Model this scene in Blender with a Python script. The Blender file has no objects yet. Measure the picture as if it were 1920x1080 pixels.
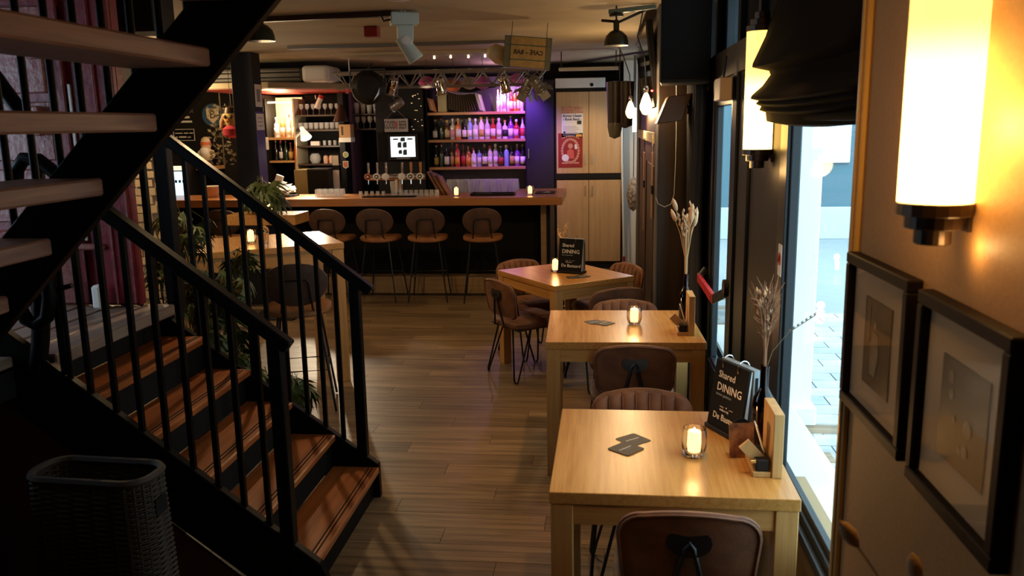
import bpy, bmesh, math, random
from mathutils import Vector, Matrix
random.seed(7)
sc = bpy.context.scene
COL = sc.collection
PI = math.pi

# ------------------------------------------------------------------ camera, world, exposure, large lights
cd = bpy.data.cameras.new('camera')
cam = bpy.data.objects.new('camera', cd); COL.objects.link(cam)
cd.sensor_width = 36.0; cd.lens = 36.0 * 1578.0 / 1920.0
cd.clip_start = 0.02; cd.clip_end = 200
_r = Vector((0.99448721, 0.10346771, -0.01701811)); _u = Vector((-0.00317502, 0.19193558, 0.98140239)); _w = Vector((-0.10480984, 0.97593809, -0.19120600))
m = Matrix.Identity(4)
for i in range(3):
    m[i][0] = _r[i]; m[i][1] = _u[i]; m[i][2] = -_w[i]
m[2][3] = 1.877
cam.matrix_world = m
cd.dof.use_dof = True; cd.dof.focus_distance = 5.5; cd.dof.aperture_fstop = 5.6
sc.camera = cam

world = bpy.data.worlds.new('overcast_sky'); sc.world = world; world.use_nodes = True
bg = world.node_tree.nodes['Background']
bg.inputs[0].default_value = (0.80, 0.93, 1.0, 1); bg.inputs[1].default_value = 5.2
sc.view_settings.view_transform = 'Standard'; sc.view_settings.look = 'None'
sc.view_settings.gamma = 1.0; sc.view_settings.use_curve_mapping = False
sc.view_settings.exposure = 0.0
cy = sc.cycles
cy.max_bounces = 6; cy.diffuse_bounces = 2; cy.glossy_bounces = 3; cy.transmission_bounces = 5; cy.transparent_max_bounces = 14
cy.caustics_reflective = False; cy.caustics_refractive = False; cy.sample_clamp_indirect = 3.0
cy.use_denoising = True
try: cy.use_light_tree = True
except Exception: pass

def lamp(name, loc, energy, color, radius=0.05, parent=None, kind='POINT', spot=None, aim=None, blend=0.5):
    l = bpy.data.lights.new(name, kind); l.energy = energy; l.color = color
    if kind in ('POINT', 'SPOT'): l.shadow_soft_size = radius
    if kind == 'AREA': l.size = radius
    if kind == 'SPOT': l.spot_size = spot or 1.2; l.spot_blend = blend
    o = bpy.data.objects.new(name, l); COL.objects.link(o); o.location = loc
    if aim is not None:
        o.rotation_euler = (Vector(aim) - Vector(loc)).to_track_quat('-Z', 'Y').to_euler()
    if parent: 
        o.parent = parent
    return o
WARM = (1.0, 0.62, 0.28); AMBER = (1.0, 0.55, 0.18)
# unseen warm spots added under the ceiling to brighten the tables and floor
def fill_spot(x, y, e, cone, ax=0.0, ay=0.0):
    lamp('added_ceiling_spot', (x, y, 2.63), e, (1.0, 0.52, 0.19), 0.035, kind='SPOT', spot=cone, aim=(x+ax, y+ay, 0), blend=0.6)
fill_spot(0.28, 2.70, 46, 1.0); fill_spot(0.12, 4.55, 50, 1.0); fill_spot(-0.15, 6.25, 26, 0.9); fill_spot(-1.1, 6.9, 8, 0.9, 0.0, -0.5)
lamp('warm_fill', (-0.25, 9.15, 2.50), 75, (1.0,0.66,0.36), 0.05, kind='SPOT', spot=0.85, aim=(-0.15,10.9,1.25), blend=0.7)  # warm fill added to brighten the cupboard; belongs to no fitting
lamp('warm_fill', (-1.95, 9.15, 2.27), 34, (1.0,0.72,0.45), 0.04, kind='SPOT', spot=0.5, aim=(-1.80,11.05,2.12), blend=0.8)  # fill spot added to lift the accordion on the top shelf
# daylight through the stairwell window, out of frame on the left
_d = lamp('stairwell_daylight', (-4.35, 2.75, 1.95), 46, (0.80,0.85,1.0), 1.5, kind='AREA', aim=(-2.6, 3.3, 1.6))

# ------------------------------------------------------------------ helpers
class B:
    def __init__(s): s.v = []; s.f = []
    def box(s, x0, x1, y0, y1, z0, z1):
        n = len(s.v)
        s.v += [(x0,y0,z0),(x1,y0,z0),(x1,y1,z0),(x0,y1,z0),(x0,y0,z1),(x1,y0,z1),(x1,y1,z1),(x0,y1,z1)]
        s.f += [tuple(n+i for i in q) for q in ((3,2,1,0),(4,5,6,7),(0,1,5,4),(1,2,6,5),(2,3,7,6),(3,0,4,7))]
        return s
    def bar(s, p, q, w, h, up=(0,0,1)):
        p = Vector(p); q = Vector(q); d = (q-p).normalized(); up = Vector(up)
        if abs(d.dot(up)) > 0.99: up = Vector((0,1,0))
        a = d.cross(up).normalized()*w/2; b = a.cross(d).normalized()*h/2
        n = len(s.v)
        for c in (p, q): s.v += [tuple(c+a*i+b*j) for i, j in ((-1,-1),(1,-1),(1,1),(-1,1))]
        s.f += [tuple(n+i for i in k) for k in ((0,1,2,3),(7,6,5,4),(0,4,5,1),(1,5,6,2),(2,6,7,3),(3,7,4,0))]
        return s
    def tube(s, pts, r, k=8, cap=True, closed=False):
        pts = [Vector(p) for p in pts]; N = len(pts); rr = r if isinstance(r, (list, tuple)) else [r]*N
        n0 = len(s.v); prev = None
        for i, p in enumerate(pts):
            if closed: d = pts[(i+1) % N]-pts[i-1]
            else: d = pts[min(i+1, N-1)]-pts[max(i-1, 0)]
            d = d.normalized() if d.length > 1e-9 else Vector((0,0,1))
            if prev is None:
                a = d.cross(Vector((0,0,1)))
                if a.length < 0.05: a = d.cross(Vector((0,1,0)))
            else: a = prev - d*prev.dot(d)
            a.normalize(); prev = a; b = d.cross(a)
            for j in range(k):
                t = 2*PI*j/k; s.v.append(tuple(p + (a*math.cos(t)+b*math.sin(t))*rr[i]))
        M = N if closed else N-1
        for i in range(M):
            i2 = (i+1) % N
            for j in range(k):
                s.f.append((n0+i*k+j, n0+i*k+(j+1)%k, n0+i2*k+(j+1)%k, n0+i2*k+j))
        if cap and not closed:
            s.f.append(tuple(n0+j for j in range(k))[::-1]); s.f.append(tuple(n0+(N-1)*k+j for j in range(k)))
        return s
    def lathe(s, prof, k=16, c=(0,0,0), a0=0.0, a1=2*PI, M=None):
        full = abs(a1-a0-2*PI) < 1e-6; n0 = len(s.v); cols = k if full else k+1
        for r, z in prof:
            for j in range(cols):
                t = a0+(a1-a0)*j/k
                p = Vector((r*math.cos(t), r*math.sin(t), z))
                if M is not None: p = M @ p
                s.v.append((c[0]+p.x, c[1]+p.y, c[2]+p.z))
        for i in range(len(prof)-1):
            for j in range(k):
                j2 = (j+1) % cols
                s.f.append((n0+i*cols+j, n0+i*cols+j2, n0+(i+1)*cols+j2, n0+(i+1)*cols+j))
        if full:
            if prof[0][0] > 1e-4: s.f.append(tuple(n0+j for j in range(cols))[::-1])
            if prof[-1][0] > 1e-4: s.f.append(tuple(n0+(len(prof)-1)*cols+j for j in range(cols)))
        return s
    def prism(s, poly, d0, d1, axis='y'):
        n = len(s.v); k = len(poly)
        for d in (d0, d1):
            for a, b in poly:
                s.v.append({'y': (a, d, b), 'z': (a, b, d), 'x': (d, a, b)}[axis])
        s.f.append(tuple(range(n, n+k))); s.f.append(tuple(range(n+2*k-1, n+k-1, -1)))
        for i in range(k):
            j = (i+1) % k; s.f.append((n+j, n+i, n+k+i, n+k+j))
        return s
    def grid(s, fn, nu, nv, thick=None):
        n = len(s.v)
        for i in range(nu+1):
            for j in range(nv+1): s.v.append(tuple(fn(i/nu, j/nv)))
        for i in range(nu):
            for j in range(nv):
                a = n+i*(nv+1)+j; s.f.append((a, a+nv+1, a+nv+2, a+1))
        return s
    def quad(s, *pts):
        n = len(s.v); s.v += [tuple(p) for p in pts]; s.f.append(tuple(range(n, n+len(pts)))); return s
    def xform(s, M):
        s.v = [tuple(M @ Vector(p)) for p in s.v]; return s
    def obj(s, name, mat, parent=None, smooth=False, bevel=0, world=False, solid=0, subsurf=0, loc=None, seg=1):
        v = s.v
        if world and parent is not None:
            Mi = mw(parent).inverted(); v = [tuple(Mi @ Vector(p)) for p in v]
        me = bpy.data.meshes.new(name); me.from_pydata(v, [], s.f); me.update()
        bm = bmesh.new(); bm.from_mesh(me); bmesh.ops.recalc_face_normals(bm, faces=bm.faces); bm.to_mesh(me); bm.free()
        if smooth:
            me.polygons.foreach_set('use_smooth', [True]*len(me.polygons))
            try: me.set_sharp_from_angle(angle=math.radians(40))
            except Exception: pass
        me.materials.append(mat)
        o = bpy.data.objects.new(name, me); COL.objects.link(o)
        if parent is not None: o.parent = parent
        if loc: o.location = loc
        if solid:
            md = o.modifiers.new('solid', 'SOLIDIFY'); md.thickness = solid; md.offset = 0
        if bevel:
            md = o.modifiers.new('bevel', 'BEVEL'); md.width = bevel; md.segments = seg; md.limit_method = 'ANGLE'
        if subsurf:
            md = o.modifiers.new('sub', 'SUBSURF'); md.levels = subsurf; md.render_levels = subsurf
        return o
def mw(o):
    M = Matrix.LocRotScale(o.location, o.rotation_euler, o.scale)
    return mw(o.parent) @ M if o.parent else M
def tag(o, label=None, cat=None, group=None, kind=None):
    if label: o['label'] = label
    if cat: o['category'] = cat
    if group: o['group'] = group
    if kind: o['kind'] = kind
    return o
def thing(name, label, cat, loc=(0,0,0), rz=0.0, group=None, rot=None):
    o = bpy.data.objects.new(name, None); COL.objects.link(o); o.empty_display_size = 0.1
    o.location = loc; o.rotation_euler = rot or (0, 0, rz)
    return tag(o, label, cat, group)
def struct(o): o['kind'] = 'structure'; return o
def copy_tree(o, parent=None):
    c = o.copy(); COL.objects.link(c)
    if parent is not None: c.parent = parent
    for ch in list(o.children):
        if ch.type != 'LIGHT' or True: copy_tree(ch, c)
    return c
def place(o, loc, rz=0.0, label=None, group=None):
    o.location = loc; o.rotation_euler = (0, 0, rz)
    if label: o['label'] = label
    if group: o['group'] = group
    return o
def share(o, name, parent, loc, rot=(0,0,0), scale=(1,1,1)):
    c = bpy.data.objects.new(name, o.data); COL.objects.link(c); c.parent = parent; c.location = loc; c.rotation_euler = rot; c.scale = scale
    return c
def text(body, size, mat, parent, loc, rot, name='lettering', ext=0.0004, align='CENTER', bold=0.0):
    cu = bpy.data.curves.new('t', 'FONT'); cu.body = body; cu.size = size; cu.extrude = ext; cu.align_x = align; cu.align_y = 'CENTER'; cu.resolution_u = 2; cu.offset = bold
    t = bpy.data.objects.new('t', cu); COL.objects.link(t)
    dg = bpy.context.evaluated_depsgraph_get()
    me = bpy.data.meshes.new_from_object(t.evaluated_get(dg))
    bpy.data.objects.remove(t); bpy.data.curves.remove(cu)
    me.materials.clear(); me.materials.append(mat)
    o = bpy.data.objects.new(name, me); COL.objects.link(o); o.parent = parent; o.location = loc; o.rotation_euler = rot
    return o
ORD = ['first','second','third','fourth','fifth','sixth','seventh','eighth','ninth','tenth','eleventh','twelfth','thirteenth','fourteenth','fifteenth','sixteenth','seventeenth','eighteenth','nineteenth','twentieth']
def arc(c, r, a0, a1, n, plane='xz'):
    out = []
    for i in range(n+1):
        t = a0+(a1-a0)*i/n; a, b = r*math.cos(t), r*math.sin(t)
        out.append({'xz': (c[0]+a, c[1], c[2]+b), 'yz': (c[0], c[1]+a, c[2]+b), 'xy': (c[0]+a, c[1]+b, c[2])}[plane])
    return out

# ------------------------------------------------------------------ materials
def mat(name, color=(0.5,0.5,0.5), rough=0.5, metal=0.0, noise=None, wood=None, bump=None, var=0.0, emit=None, spec=0.5, sheen=0.0):
    """noise=(scale, colour2, detail), wood=(axis, scale, colour2), bump=(scale, strength)"""
    M = bpy.data.materials.new(name); M.use_nodes = True; nt = M.node_tree; N = nt.nodes; L = nt.links
    p = N['Principled BSDF']; p.inputs['Roughness'].default_value = rough; p.inputs['Metallic'].default_value = metal
    p.inputs['Specular IOR Level'].default_value = spec
    c = tuple(color)+(1,); p.inputs['Base Color'].default_value = c
    if sheen: p.inputs['Sheen Weight'].default_value = sheen
    tc = N.new('ShaderNodeTexCoord'); out = None
    if wood:
        ax, scl, c2 = wood
        mp = N.new('ShaderNodeMapping'); L.new(tc.outputs['Object'], mp.inputs[0])
        s = [scl, scl, scl]; s['xyz'.index(ax)] = scl*0.045; mp.inputs['Scale'].default_value = s
        if var:
            oi = N.new('ShaderNodeObjectInfo'); mu = N.new('ShaderNodeVectorMath'); mu.operation = 'SCALE'; mu.inputs[3].default_value = 37.0
            cb = N.new('ShaderNodeCombineXYZ'); L.new(oi.outputs['Random'], cb.inputs[0]); L.new(oi.outputs['Random'], cb.inputs[1]); L.new(oi.outputs['Random'], cb.inputs[2])
            L.new(cb.outputs[0], mu.inputs[0]); L.new(mu.outputs[0], mp.inputs['Location'])
        nz = N.new('ShaderNodeTexNoise'); nz.inputs['Scale'].default_value = 1.0; nz.inputs['Detail'].default_value = 6; nz.inputs['Roughness'].default_value = 0.65; nz.inputs['Distortion'].default_value = 0.4
        L.new(mp.outputs[0], nz.inputs[0])
        cr = N.new('ShaderNodeValToRGB'); L.new(nz.outputs[0], cr.inputs[0])
        cr.color_ramp.elements[0].position = 0.33; cr.color_ramp.elements[0].color = tuple(c2)+(1,)
        cr.color_ramp.elements[1].position = 0.62; cr.color_ramp.elements[1].color = c
        out = cr.outputs[0]; h = nz.outputs[0]
    elif noise:
        scl, c2, det = noise
        nz = N.new('ShaderNodeTexNoise'); nz.inputs['Scale'].default_value = scl; nz.inputs['Detail'].default_value = det; nz.inputs['Roughness'].default_value = 0.6
        L.new(tc.outputs['Object'], nz.inputs[0])
        cr = N.new('ShaderNodeValToRGB'); L.new(nz.outputs[0], cr.inputs[0])
        cr.color_ramp.elements[0].position = 0.35; cr.color_ramp.elements[0].color = tuple(c2)+(1,)
        cr.color_ramp.elements[1].position = 0.65; cr.color_ramp.elements[1].color = c
        out = cr.outputs[0]
    if var:
        oi2 = N.new('ShaderNodeObjectInfo'); hs = N.new('ShaderNodeHueSaturation')
        mr = N.new('ShaderNodeMapRange'); mr.inputs[3].default_value = 1-var; mr.inputs[4].default_value = 1+var
        L.new(oi2.outputs['Random'], mr.inputs[0]); L.new(mr.outputs[0], hs.inputs['Value'])
        if out: L.new(out, hs.inputs['Color'])
        else: hs.inputs['Color'].default_value = c
        out = hs.outputs[0]
    if out: L.new(out, p.inputs['Base Color'])
    if bump:
        nb = N.new('ShaderNodeTexNoise'); nb.inputs['Scale'].default_value = bump[0]; nb.inputs['Detail'].default_value = 4
        L.new(tc.outputs['Object'], nb.inputs[0]); bp = N.new('ShaderNodeBump'); bp.inputs['Strength'].default_value = bump[1]; bp.inputs['Distance'].default_value = 0.004
        L.new(nb.outputs[0], bp.inputs['Height']); L.new(bp.outputs[0], p.inputs['Normal'])
    if emit:
        p.inputs['Emission Color'].default_value = tuple(emit[0])+(1,); p.inputs['Emission Strength'].default_value = emit[1]
    return M
def glass(name, tint=(1,1,1), refl=0.35, rough=0.02):
    """thin clear glass: tinted transparency with a fresnel reflection"""
    M = bpy.data.materials.new(name); M.use_nodes = True; nt = M.node_tree; N = nt.nodes; L = nt.links; N.clear()
    o = N.new('ShaderNodeOutputMaterial'); t = N.new('ShaderNodeBsdfTransparent'); t.inputs[0].default_value = tuple(tint)+(1,)
    g = N.new('ShaderNodeBsdfGlossy'); g.inputs['Roughness'].default_value = rough
    lw = N.new('ShaderNodeLayerWeight'); lw.inputs[0].default_value = 0.5
    pw = N.new('ShaderNodeMath'); pw.operation = 'POWER'; pw.inputs[1].default_value = 3.5; L.new(lw.outputs['Facing'], pw.inputs[0])
    ma = N.new('ShaderNodeMath'); ma.operation = 'MULTIPLY_ADD'; ma.inputs[1].default_value = refl; ma.inputs[2].default_value = 0.035; L.new(pw.outputs[0], ma.inputs[0])
    mx = N.new('ShaderNodeMixShader'); L.new(ma.outputs[0], mx.inputs[0]); L.new(t.outputs[0], mx.inputs[1]); L.new(g.outputs[0], mx.inputs[2]); L.new(mx.outputs[0], o.inputs[0])
    return M
def emis(name, color, strength):
    M = bpy.data.materials.new(name); M.use_nodes = True; nt = M.node_tree; N = nt.nodes
    p = N['Principled BSDF']; p.inputs['Base Color'].default_value = tuple(color)+(1,)
    p.inputs['Emission Color'].default_value = tuple(color)+(1,); p.inputs['Emission Strength'].default_value = strength
    return M

M_table = mat('bamboo_table_wood', (0.57,0.288,0.076), 0.26, wood=('y', 60, (0.43,0.186,0.042)), bump=(300,0.05))
M_tableX = mat('bamboo_apron_wood', (0.58,0.31,0.10), 0.35, wood=('x', 60, (0.46,0.225,0.065)))
M_leg = mat('bamboo_leg_wood', (0.58,0.315,0.11), 0.35, wood=('z', 60, (0.47,0.235,0.07)))
M_floor = mat('vinyl_plank', (0.30,0.205,0.112), 0.42, wood=('x', 30, (0.115,0.073,0.037)), var=0.20)
M_sub = mat('subfloor', (0.03,0.022,0.015), 0.8)
M_ceil = mat('ceiling_paint', (0.42,0.35,0.24), 0.75, noise=(1.3,(0.34,0.28,0.19),3), bump=(160,0.08))
M_black = mat('black_paint', (0.004,0.0035,0.0035), 0.55, spec=0.3)
M_blackmat = mat('black_matte', (0.005,0.0045,0.0045), 0.85, spec=0.2)
M_metal = mat('black_steel', (0.003,0.003,0.0033), 0.42, spec=0.09, bump=(60,0.15))
M_rod = mat('black_rod', (0.008,0.008,0.009), 0.4)
M_chrome = mat('chrome', (0.75,0.74,0.72), 0.12, metal=1)
M_steel = mat('brushed_steel', (0.6,0.6,0.6), 0.3, metal=1)
M_alu = mat('grey_aluminium', (0.30,0.29,0.28), 0.4, metal=0.8)
M_leather = mat('brown_suede', (0.22,0.083,0.030), 0.62, noise=(9,(0.11,0.040,0.016),5), bump=(180,0.2), sheen=0.06)
M_stool = mat('cognac_leather', (0.36,0.155,0.055), 0.5, noise=(8,(0.24,0.095,0.035),4), bump=(160,0.15))
M_stoolback = mat('worn_brown_leather', (0.085,0.040,0.022), 0.65, noise=(8,(0.05,0.024,0.013),4), bump=(160,0.15))
M_thread = mat('stitching', (0.42,0.26,0.15), 0.7)
M_wallp = mat('tan_wallpaper', (0.42,0.24,0.10), 0.55, noise=(90,(0.375,0.21,0.085),2), bump=(420,0.25))
M_trim = mat('ochre_trim', (0.55,0.34,0.12), 0.35)
M_sill = mat('tan_panel', (0.42,0.27,0.12), 0.5)
M_frameblk = mat('anthracite_frame', (0.011,0.016,0.021), 0.35, spec=0.3)
M_tread = mat('stained_tread', (0.40,0.115,0.024), 0.34, wood=('y', 36, (0.22,0.052,0.011)), bump=(120,0.15))
M_tread2 = mat('raw_tread', (0.26,0.125,0.075), 0.5, wood=('y', 40, (0.15,0.065,0.04)))
M_board = mat('grey_oak_board', (0.30,0.205,0.155), 0.42, wood=('y', 36, (0.19,0.125,0.09)), var=0.1)
M_red = mat('old_red_paint', (0.235,0.016,0.027), 0.34, noise=(14,(0.15,0.010,0.018),6), bump=(26,0.55))
M_redworn = mat('flaking_red_paint', (0.22,0.03,0.032), 0.30, noise=(20,(0.30,0.13,0.11),8), bump=(34,0.7))
M_stone = mat('old_brick', (0.72,0.56,0.34), 0.85, noise=(12,(0.33,0.22,0.12),5), bump=(60,0.6), var=0.25)
M_mortar = mat('mortar', (0.36,0.28,0.18), 0.95)
M_bartop = mat('bar_top_wood', (0.52,0.225,0.075), 0.28, wood=('x', 40, (0.38,0.15,0.05)))
M_plinth = mat('oak_plinth', (0.34,0.22,0.10), 0.5, wood=('x', 30, (0.25,0.155,0.07)))
M_maple = mat('maple_veneer', (0.58,0.38,0.20), 0.42, wood=('z', 26, (0.50,0.31,0.155)))
M_shelf = mat('shelf_wood', (0.50,0.25,0.12), 0.45, wood=('x', 40, (0.38,0.18,0.08)))
M_oak = mat('light_oak', (0.56,0.32,0.115), 0.45, wood=('z', 60, (0.44,0.235,0.075)))
M_white = mat('white_plastic', (0.75,0.75,0.73), 0.4)
M_paper = mat('paper', (0.80,0.78,0.72), 0.7)
M_dark = mat('dark_wall_paint', (0.008,0.0065,0.0055), 0.7, spec=0.25)
M_darkwood = mat('dark_brown_panel', (0.060,0.035,0.022), 0.42, wood=('z', 20, (0.035,0.02,0.013)))
M_grey = mat('grey_paint', (0.10,0.095,0.09), 0.5)
M_cream = mat('cream_paint', (0.62,0.52,0.36), 0.6)
M_fabric = mat('black_blind_fabric', (0.005,0.003,0.002), 0.95, spec=0.1, bump=(300,0.3))
M_curtain = mat('charcoal_curtain', (0.028,0.029,0.032), 0.85, bump=(200,0.3))
M_glass = glass('clear_glass', (0.97,0.98,0.98), 0.30)
M_tglass = glass('thick_glass', (0.96,0.92,0.86), 0.75)
M_pane = glass('window_glass', (0.84,0.94,0.97), 0.16, 0.0)
M_candleglass = bpy.data.materials.new('refracting_glass'); M_candleglass.use_nodes = True
_p = M_candleglass.node_tree.nodes['Principled BSDF']; _p.inputs['Transmission Weight'].default_value = 1.0; _p.inputs['Roughness'].default_value = 0.03; _p.inputs['IOR'].default_value = 1.46; _p.inputs['Base Color'].default_value = (1,0.97,0.92,1)
M_brown = glass('brown_bottle_glass', (0.36,0.15,0.06), 0.4)
M_shade = emis('sconce_shade_glass', (1.0,0.55,0.12), 4.0)
_nt = M_shade.node_tree; _tc = _nt.nodes.new('ShaderNodeTexCoord'); _sx = _nt.nodes.new('ShaderNodeSeparateXYZ'); _mr = _nt.nodes.new('ShaderNodeMapRange')
_mr.interpolation_type = 'SMOOTHSTEP'; _mr.inputs[1].default_value = 0.20; _mr.inputs[2].default_value = 0.30; _mr.inputs[3].default_value = 10.0; _mr.inputs[4].default_value = 2.6   # the bulb sits in the lower half of the glass
_nt.links.new(_tc.outputs['Object'], _sx.inputs[0]); _nt.links.new(_sx.outputs['Z'], _mr.inputs[0]); _nt.links.new(_mr.outputs[0], _nt.nodes['Principled BSDF'].inputs['Emission Strength'])
M_wax = emis('candle_wax', (1.0,0.52,0.17), 4.0)
M_flame = emis('candle_flame', (1.0,0.72,0.35), 30)
M_bulb = emis('lit_bulb', (1.0,0.66,0.26), 11)
M_warmglow = emis('warm_lamp_inside', (1.0,0.75,0.42), 5)
M_seam = mat('dark_seam', (0.045,0.018,0.009), 0.8)
M_letter = mat('white_print', (0.80,0.72,0.62), 0.6)
M_blackprint = mat('black_print', (0.012,0.012,0.012), 0.6)
M_dry = mat('dried_straw', (0.46,0.28,0.13), 0.8, var=0.2)
M_reed = mat('brown_reed', (0.20,0.10,0.05), 0.85, var=0.25)
M_dry2 = mat('dried_seed_head', (0.52,0.34,0.19), 0.85, bump=(90,0.5))
M_leaf = mat('green_leaf', (0.085,0.115,0.028), 0.5, noise=(6,(0.055,0.085,0.02),2), var=0.25)
M_stem = mat('plant_stem', (0.11,0.085,0.035), 0.7)
M_wicker = mat('dark_wicker', (0.020,0.011,0.005), 0.7, var=0.25)
M_redp = mat('red_plastic', (0.45,0.02,0.02), 0.35)
M_brown_shade = mat('bronze_fitting', (0.040,0.022,0.012), 0.4, metal=0.4)

# ------------------------------------------------------------------ the room shell
def wallbox(name, m, *b, bevel=0):
    return struct(B().box(*b).obj(name, m, bevel=bevel))
floor = wallbox('floor', M_sub, -6.0, 1.0, -1.4, 11.6, -0.06, -0.004)
# vinyl planks laid across the room, each one a piece of the floor
pl_w, pl_l = 0.152, 1.22
pmesh = [B().box(-pl_l/2+0.0012, pl_l/2-0.0012, -pl_w/2+0.0012, pl_w/2-0.0012, -0.004, 0.0).obj('plank', M_floor, floor)]
rows = 0; first = True
y = 1.6
while y < 9.2:
    off = (rows * 0.47) % pl_l
    x0 = -2.6 if y > 4.1 else -1.35
    x = x0 - pl_l + off
    while x < 1.0:
        if x + pl_l/2 > x0 - 0.4 and x < 0.98:
            if first: pmesh[0].location = (x, y, 0); first = False
            else: share(pmesh[0], 'plank', floor, (x, y, 0))
        x += pl_l
    y += pl_w; rows += 1
B().box(-6.0, 1.0, 9.28, 11.6, -0.004, 0.0).obj('back_floor', M_floor, floor)
B().box(-6.0, 1.0, -1.4, 1.52, -0.004, 0.0).obj('front_floor', M_floor, floor)
B().box(-6.0, -3.85, 1.53, 9.27, -0.004, 0.0).obj('side_floor', M_floor, floor)

ceiling = wallbox('ceiling', M_ceil, -6.0, 1.0, -1.4, 11.6, 2.65, 2.72)
B().box(-2.9, -0.75, 9.10, 9.60, 2.628, 2.655).obj('beam_board', M_ceil, ceiling, bevel=0.004)
B().box(-3.0, -0.7, 8.1, 8.18, 2.62, 2.655).obj('beam_board', M_grey, ceiling)
wallbox('wall_back', M_dark, -6.0, 1.0, 11.5, 11.6, 0, 2.65)
wallbox('wall_front', M_dark, -6.0, 1.0, -1.5, -1.4, 0, 2.65)
wl = B(); wl.box(-6.1, -6.0, -1.4, 11.6, 0, 2.65); struct(wl.obj('wall_left', M_dark))

# right wall: papered pier by the photographer, window bay, pillar, door, curtain bay, panelled stretch
wallbox('wall_right', M_wallp, 0.62, 0.80, -1.4, 2.13, 0, 2.65)
struct(B().box(0.606, 0.62, 2.082, 2.13, 0, 2.65).box(0.60, 0.606, 2.092, 2.108, 0, 2.65).obj('trim_1', M_trim, bevel=0.003))
wallbox('wall_right_apron', M_sill, 0.672, 0.80, 2.13, 3.2, 0, 0.50)
struct(B().box(0.63, 0.672, 2.13, 3.2, 0, 0.30).obj('baseboard_right', M_sill, bevel=0.006))
win = B().box(0.655, 0.73, 2.13, 3.22, 0.50, 0.535).box(0.675, 0.72, 2.13, 3.2, 0.535, 0.565).box(0.69, 0.715, 2.13, 3.2, 0.565, 0.59)
win.box(0.655, 0.705, 3.10, 3.22, 0.535, 2.22).box(0.668, 0.700, 3.085, 3.10, 0.565, 2.2).box(0.655, 0.75, 2.13, 3.2, 2.2, 2.27).box(0.675,0.73,2.13,2.16,0.56,2.2)
w1 = struct(win.obj('window_1', M_frameblk, bevel=0.003))
B().box(0.6985, 0.7015, 2.14, 3.12, 0.57, 2.21).obj('pane', M_pane, w1)
wallbox('wall_right_pillar', M_black, 0.66, 0.705, 3.22, 4.33, 0, 2.22)
struct(B().box(0.645, 0.66, 3.86, 3.90, 0, 2.2).box(0.645, 0.66, 4.22, 4.33, 0, 2.2).obj('trim_2', M_black, bevel=0.003))
wallbox('wall_right_lintel', M_darkwood, 0.64, 0.80, 3.2, 5.95, 2.10, 2.24)
wallbox('wall_right_head', M_dark, 0.66, 0.80, 2.13, 3.2, 2.27, 2.65)
tw = B()
for ya, yb in ((3.2,3.26),(3.80,3.86),(4.34,4.42),(4.78,4.83),(5.2,5.28),(5.87,5.95)): tw.box(0.67, 0.74, ya, yb, 2.24, 2.65)
w2 = struct(tw.obj('window_2', M_frameblk))
for ya, yb in ((3.26,3.80),(3.86,4.34),(4.83,5.2)): B().box(0.70, 0.71, ya, yb, 2.24, 2.65).obj('dark_panel', M_blackmat, w2)
for ya, yb in ((4.42,4.78),(5.28,5.87)):
    B().box(0.70, 0.706, ya, yb, 2.24, 2.65).obj('pane', M_pane, w2)
# glazed door with a panic bar
d = B().box(0.645, 0.695, 4.33, 4.375, 0, 2.10).box(0.645, 0.695, 5.03, 5.09, 0, 2.10).box(0.655, 0.70, 4.385, 5.03, 0, 0.49).box(0.655, 0.70, 4.385, 5.03, 1.955, 2.10)
d.box(0.655, 0.69, 4.375, 4.405, 0.49, 1.955).box(0.655, 0.69, 4.96, 5.03, 0.49, 1.955).box(0.645,0.655,4.40,5.0,0.455,0.475)
door = struct(d.obj('door_1', M_frameblk, bevel=0.004))
B().box(0.6765, 0.6795, 4.40, 4.965, 0.49, 1.955).obj('pane', M_pane, door)
wallbox('wall_right_bay', M_dark, 0.66, 0.70, 5.09, 5.95, 0, 2.10)
struct(B().box(0.70, 0.80, 5.75, 5.95, 0, 2.65).obj('trim_6', M_dark))
far = wallbox('wall_right_far', M_darkwood, 0.40, 0.80, 5.95, 9.7, 0, 2.65)
B().box(0.385, 0.40, 5.95, 6.25, 0, 2.65).obj('pilaster', M_grey, far, bevel=0.003)
B().box(0.385, 0.40, 8.9, 9.25, 0, 2.65).obj('pilaster', M_grey, far, bevel=0.003)
for ya, yb in ((6.45, 7.35), (7.55, 8.65)):
    B().box(0.39, 0.40, ya, yb, 0.12, 1.55).obj('panel', M_darkwood, far, bevel=0.006)
struct(B().box(0.375, 0.385, 6.25, 8.9, 1.72, 1.80).obj('trim_3', M_cream, bevel=0.003))
wallbox('wall_right_passage', M_paper, 0.80, 0.90, 9.7, 11.5, 0, 2.65)
wallbox('wall_passage', M_paper, 0.285, 0.80, 11.2, 11.3, 0, 2.65)
wallbox('wall_right_return', M_paper, 0.40, 0.80, 9.7, 9.72, 0, 2.65)

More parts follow.
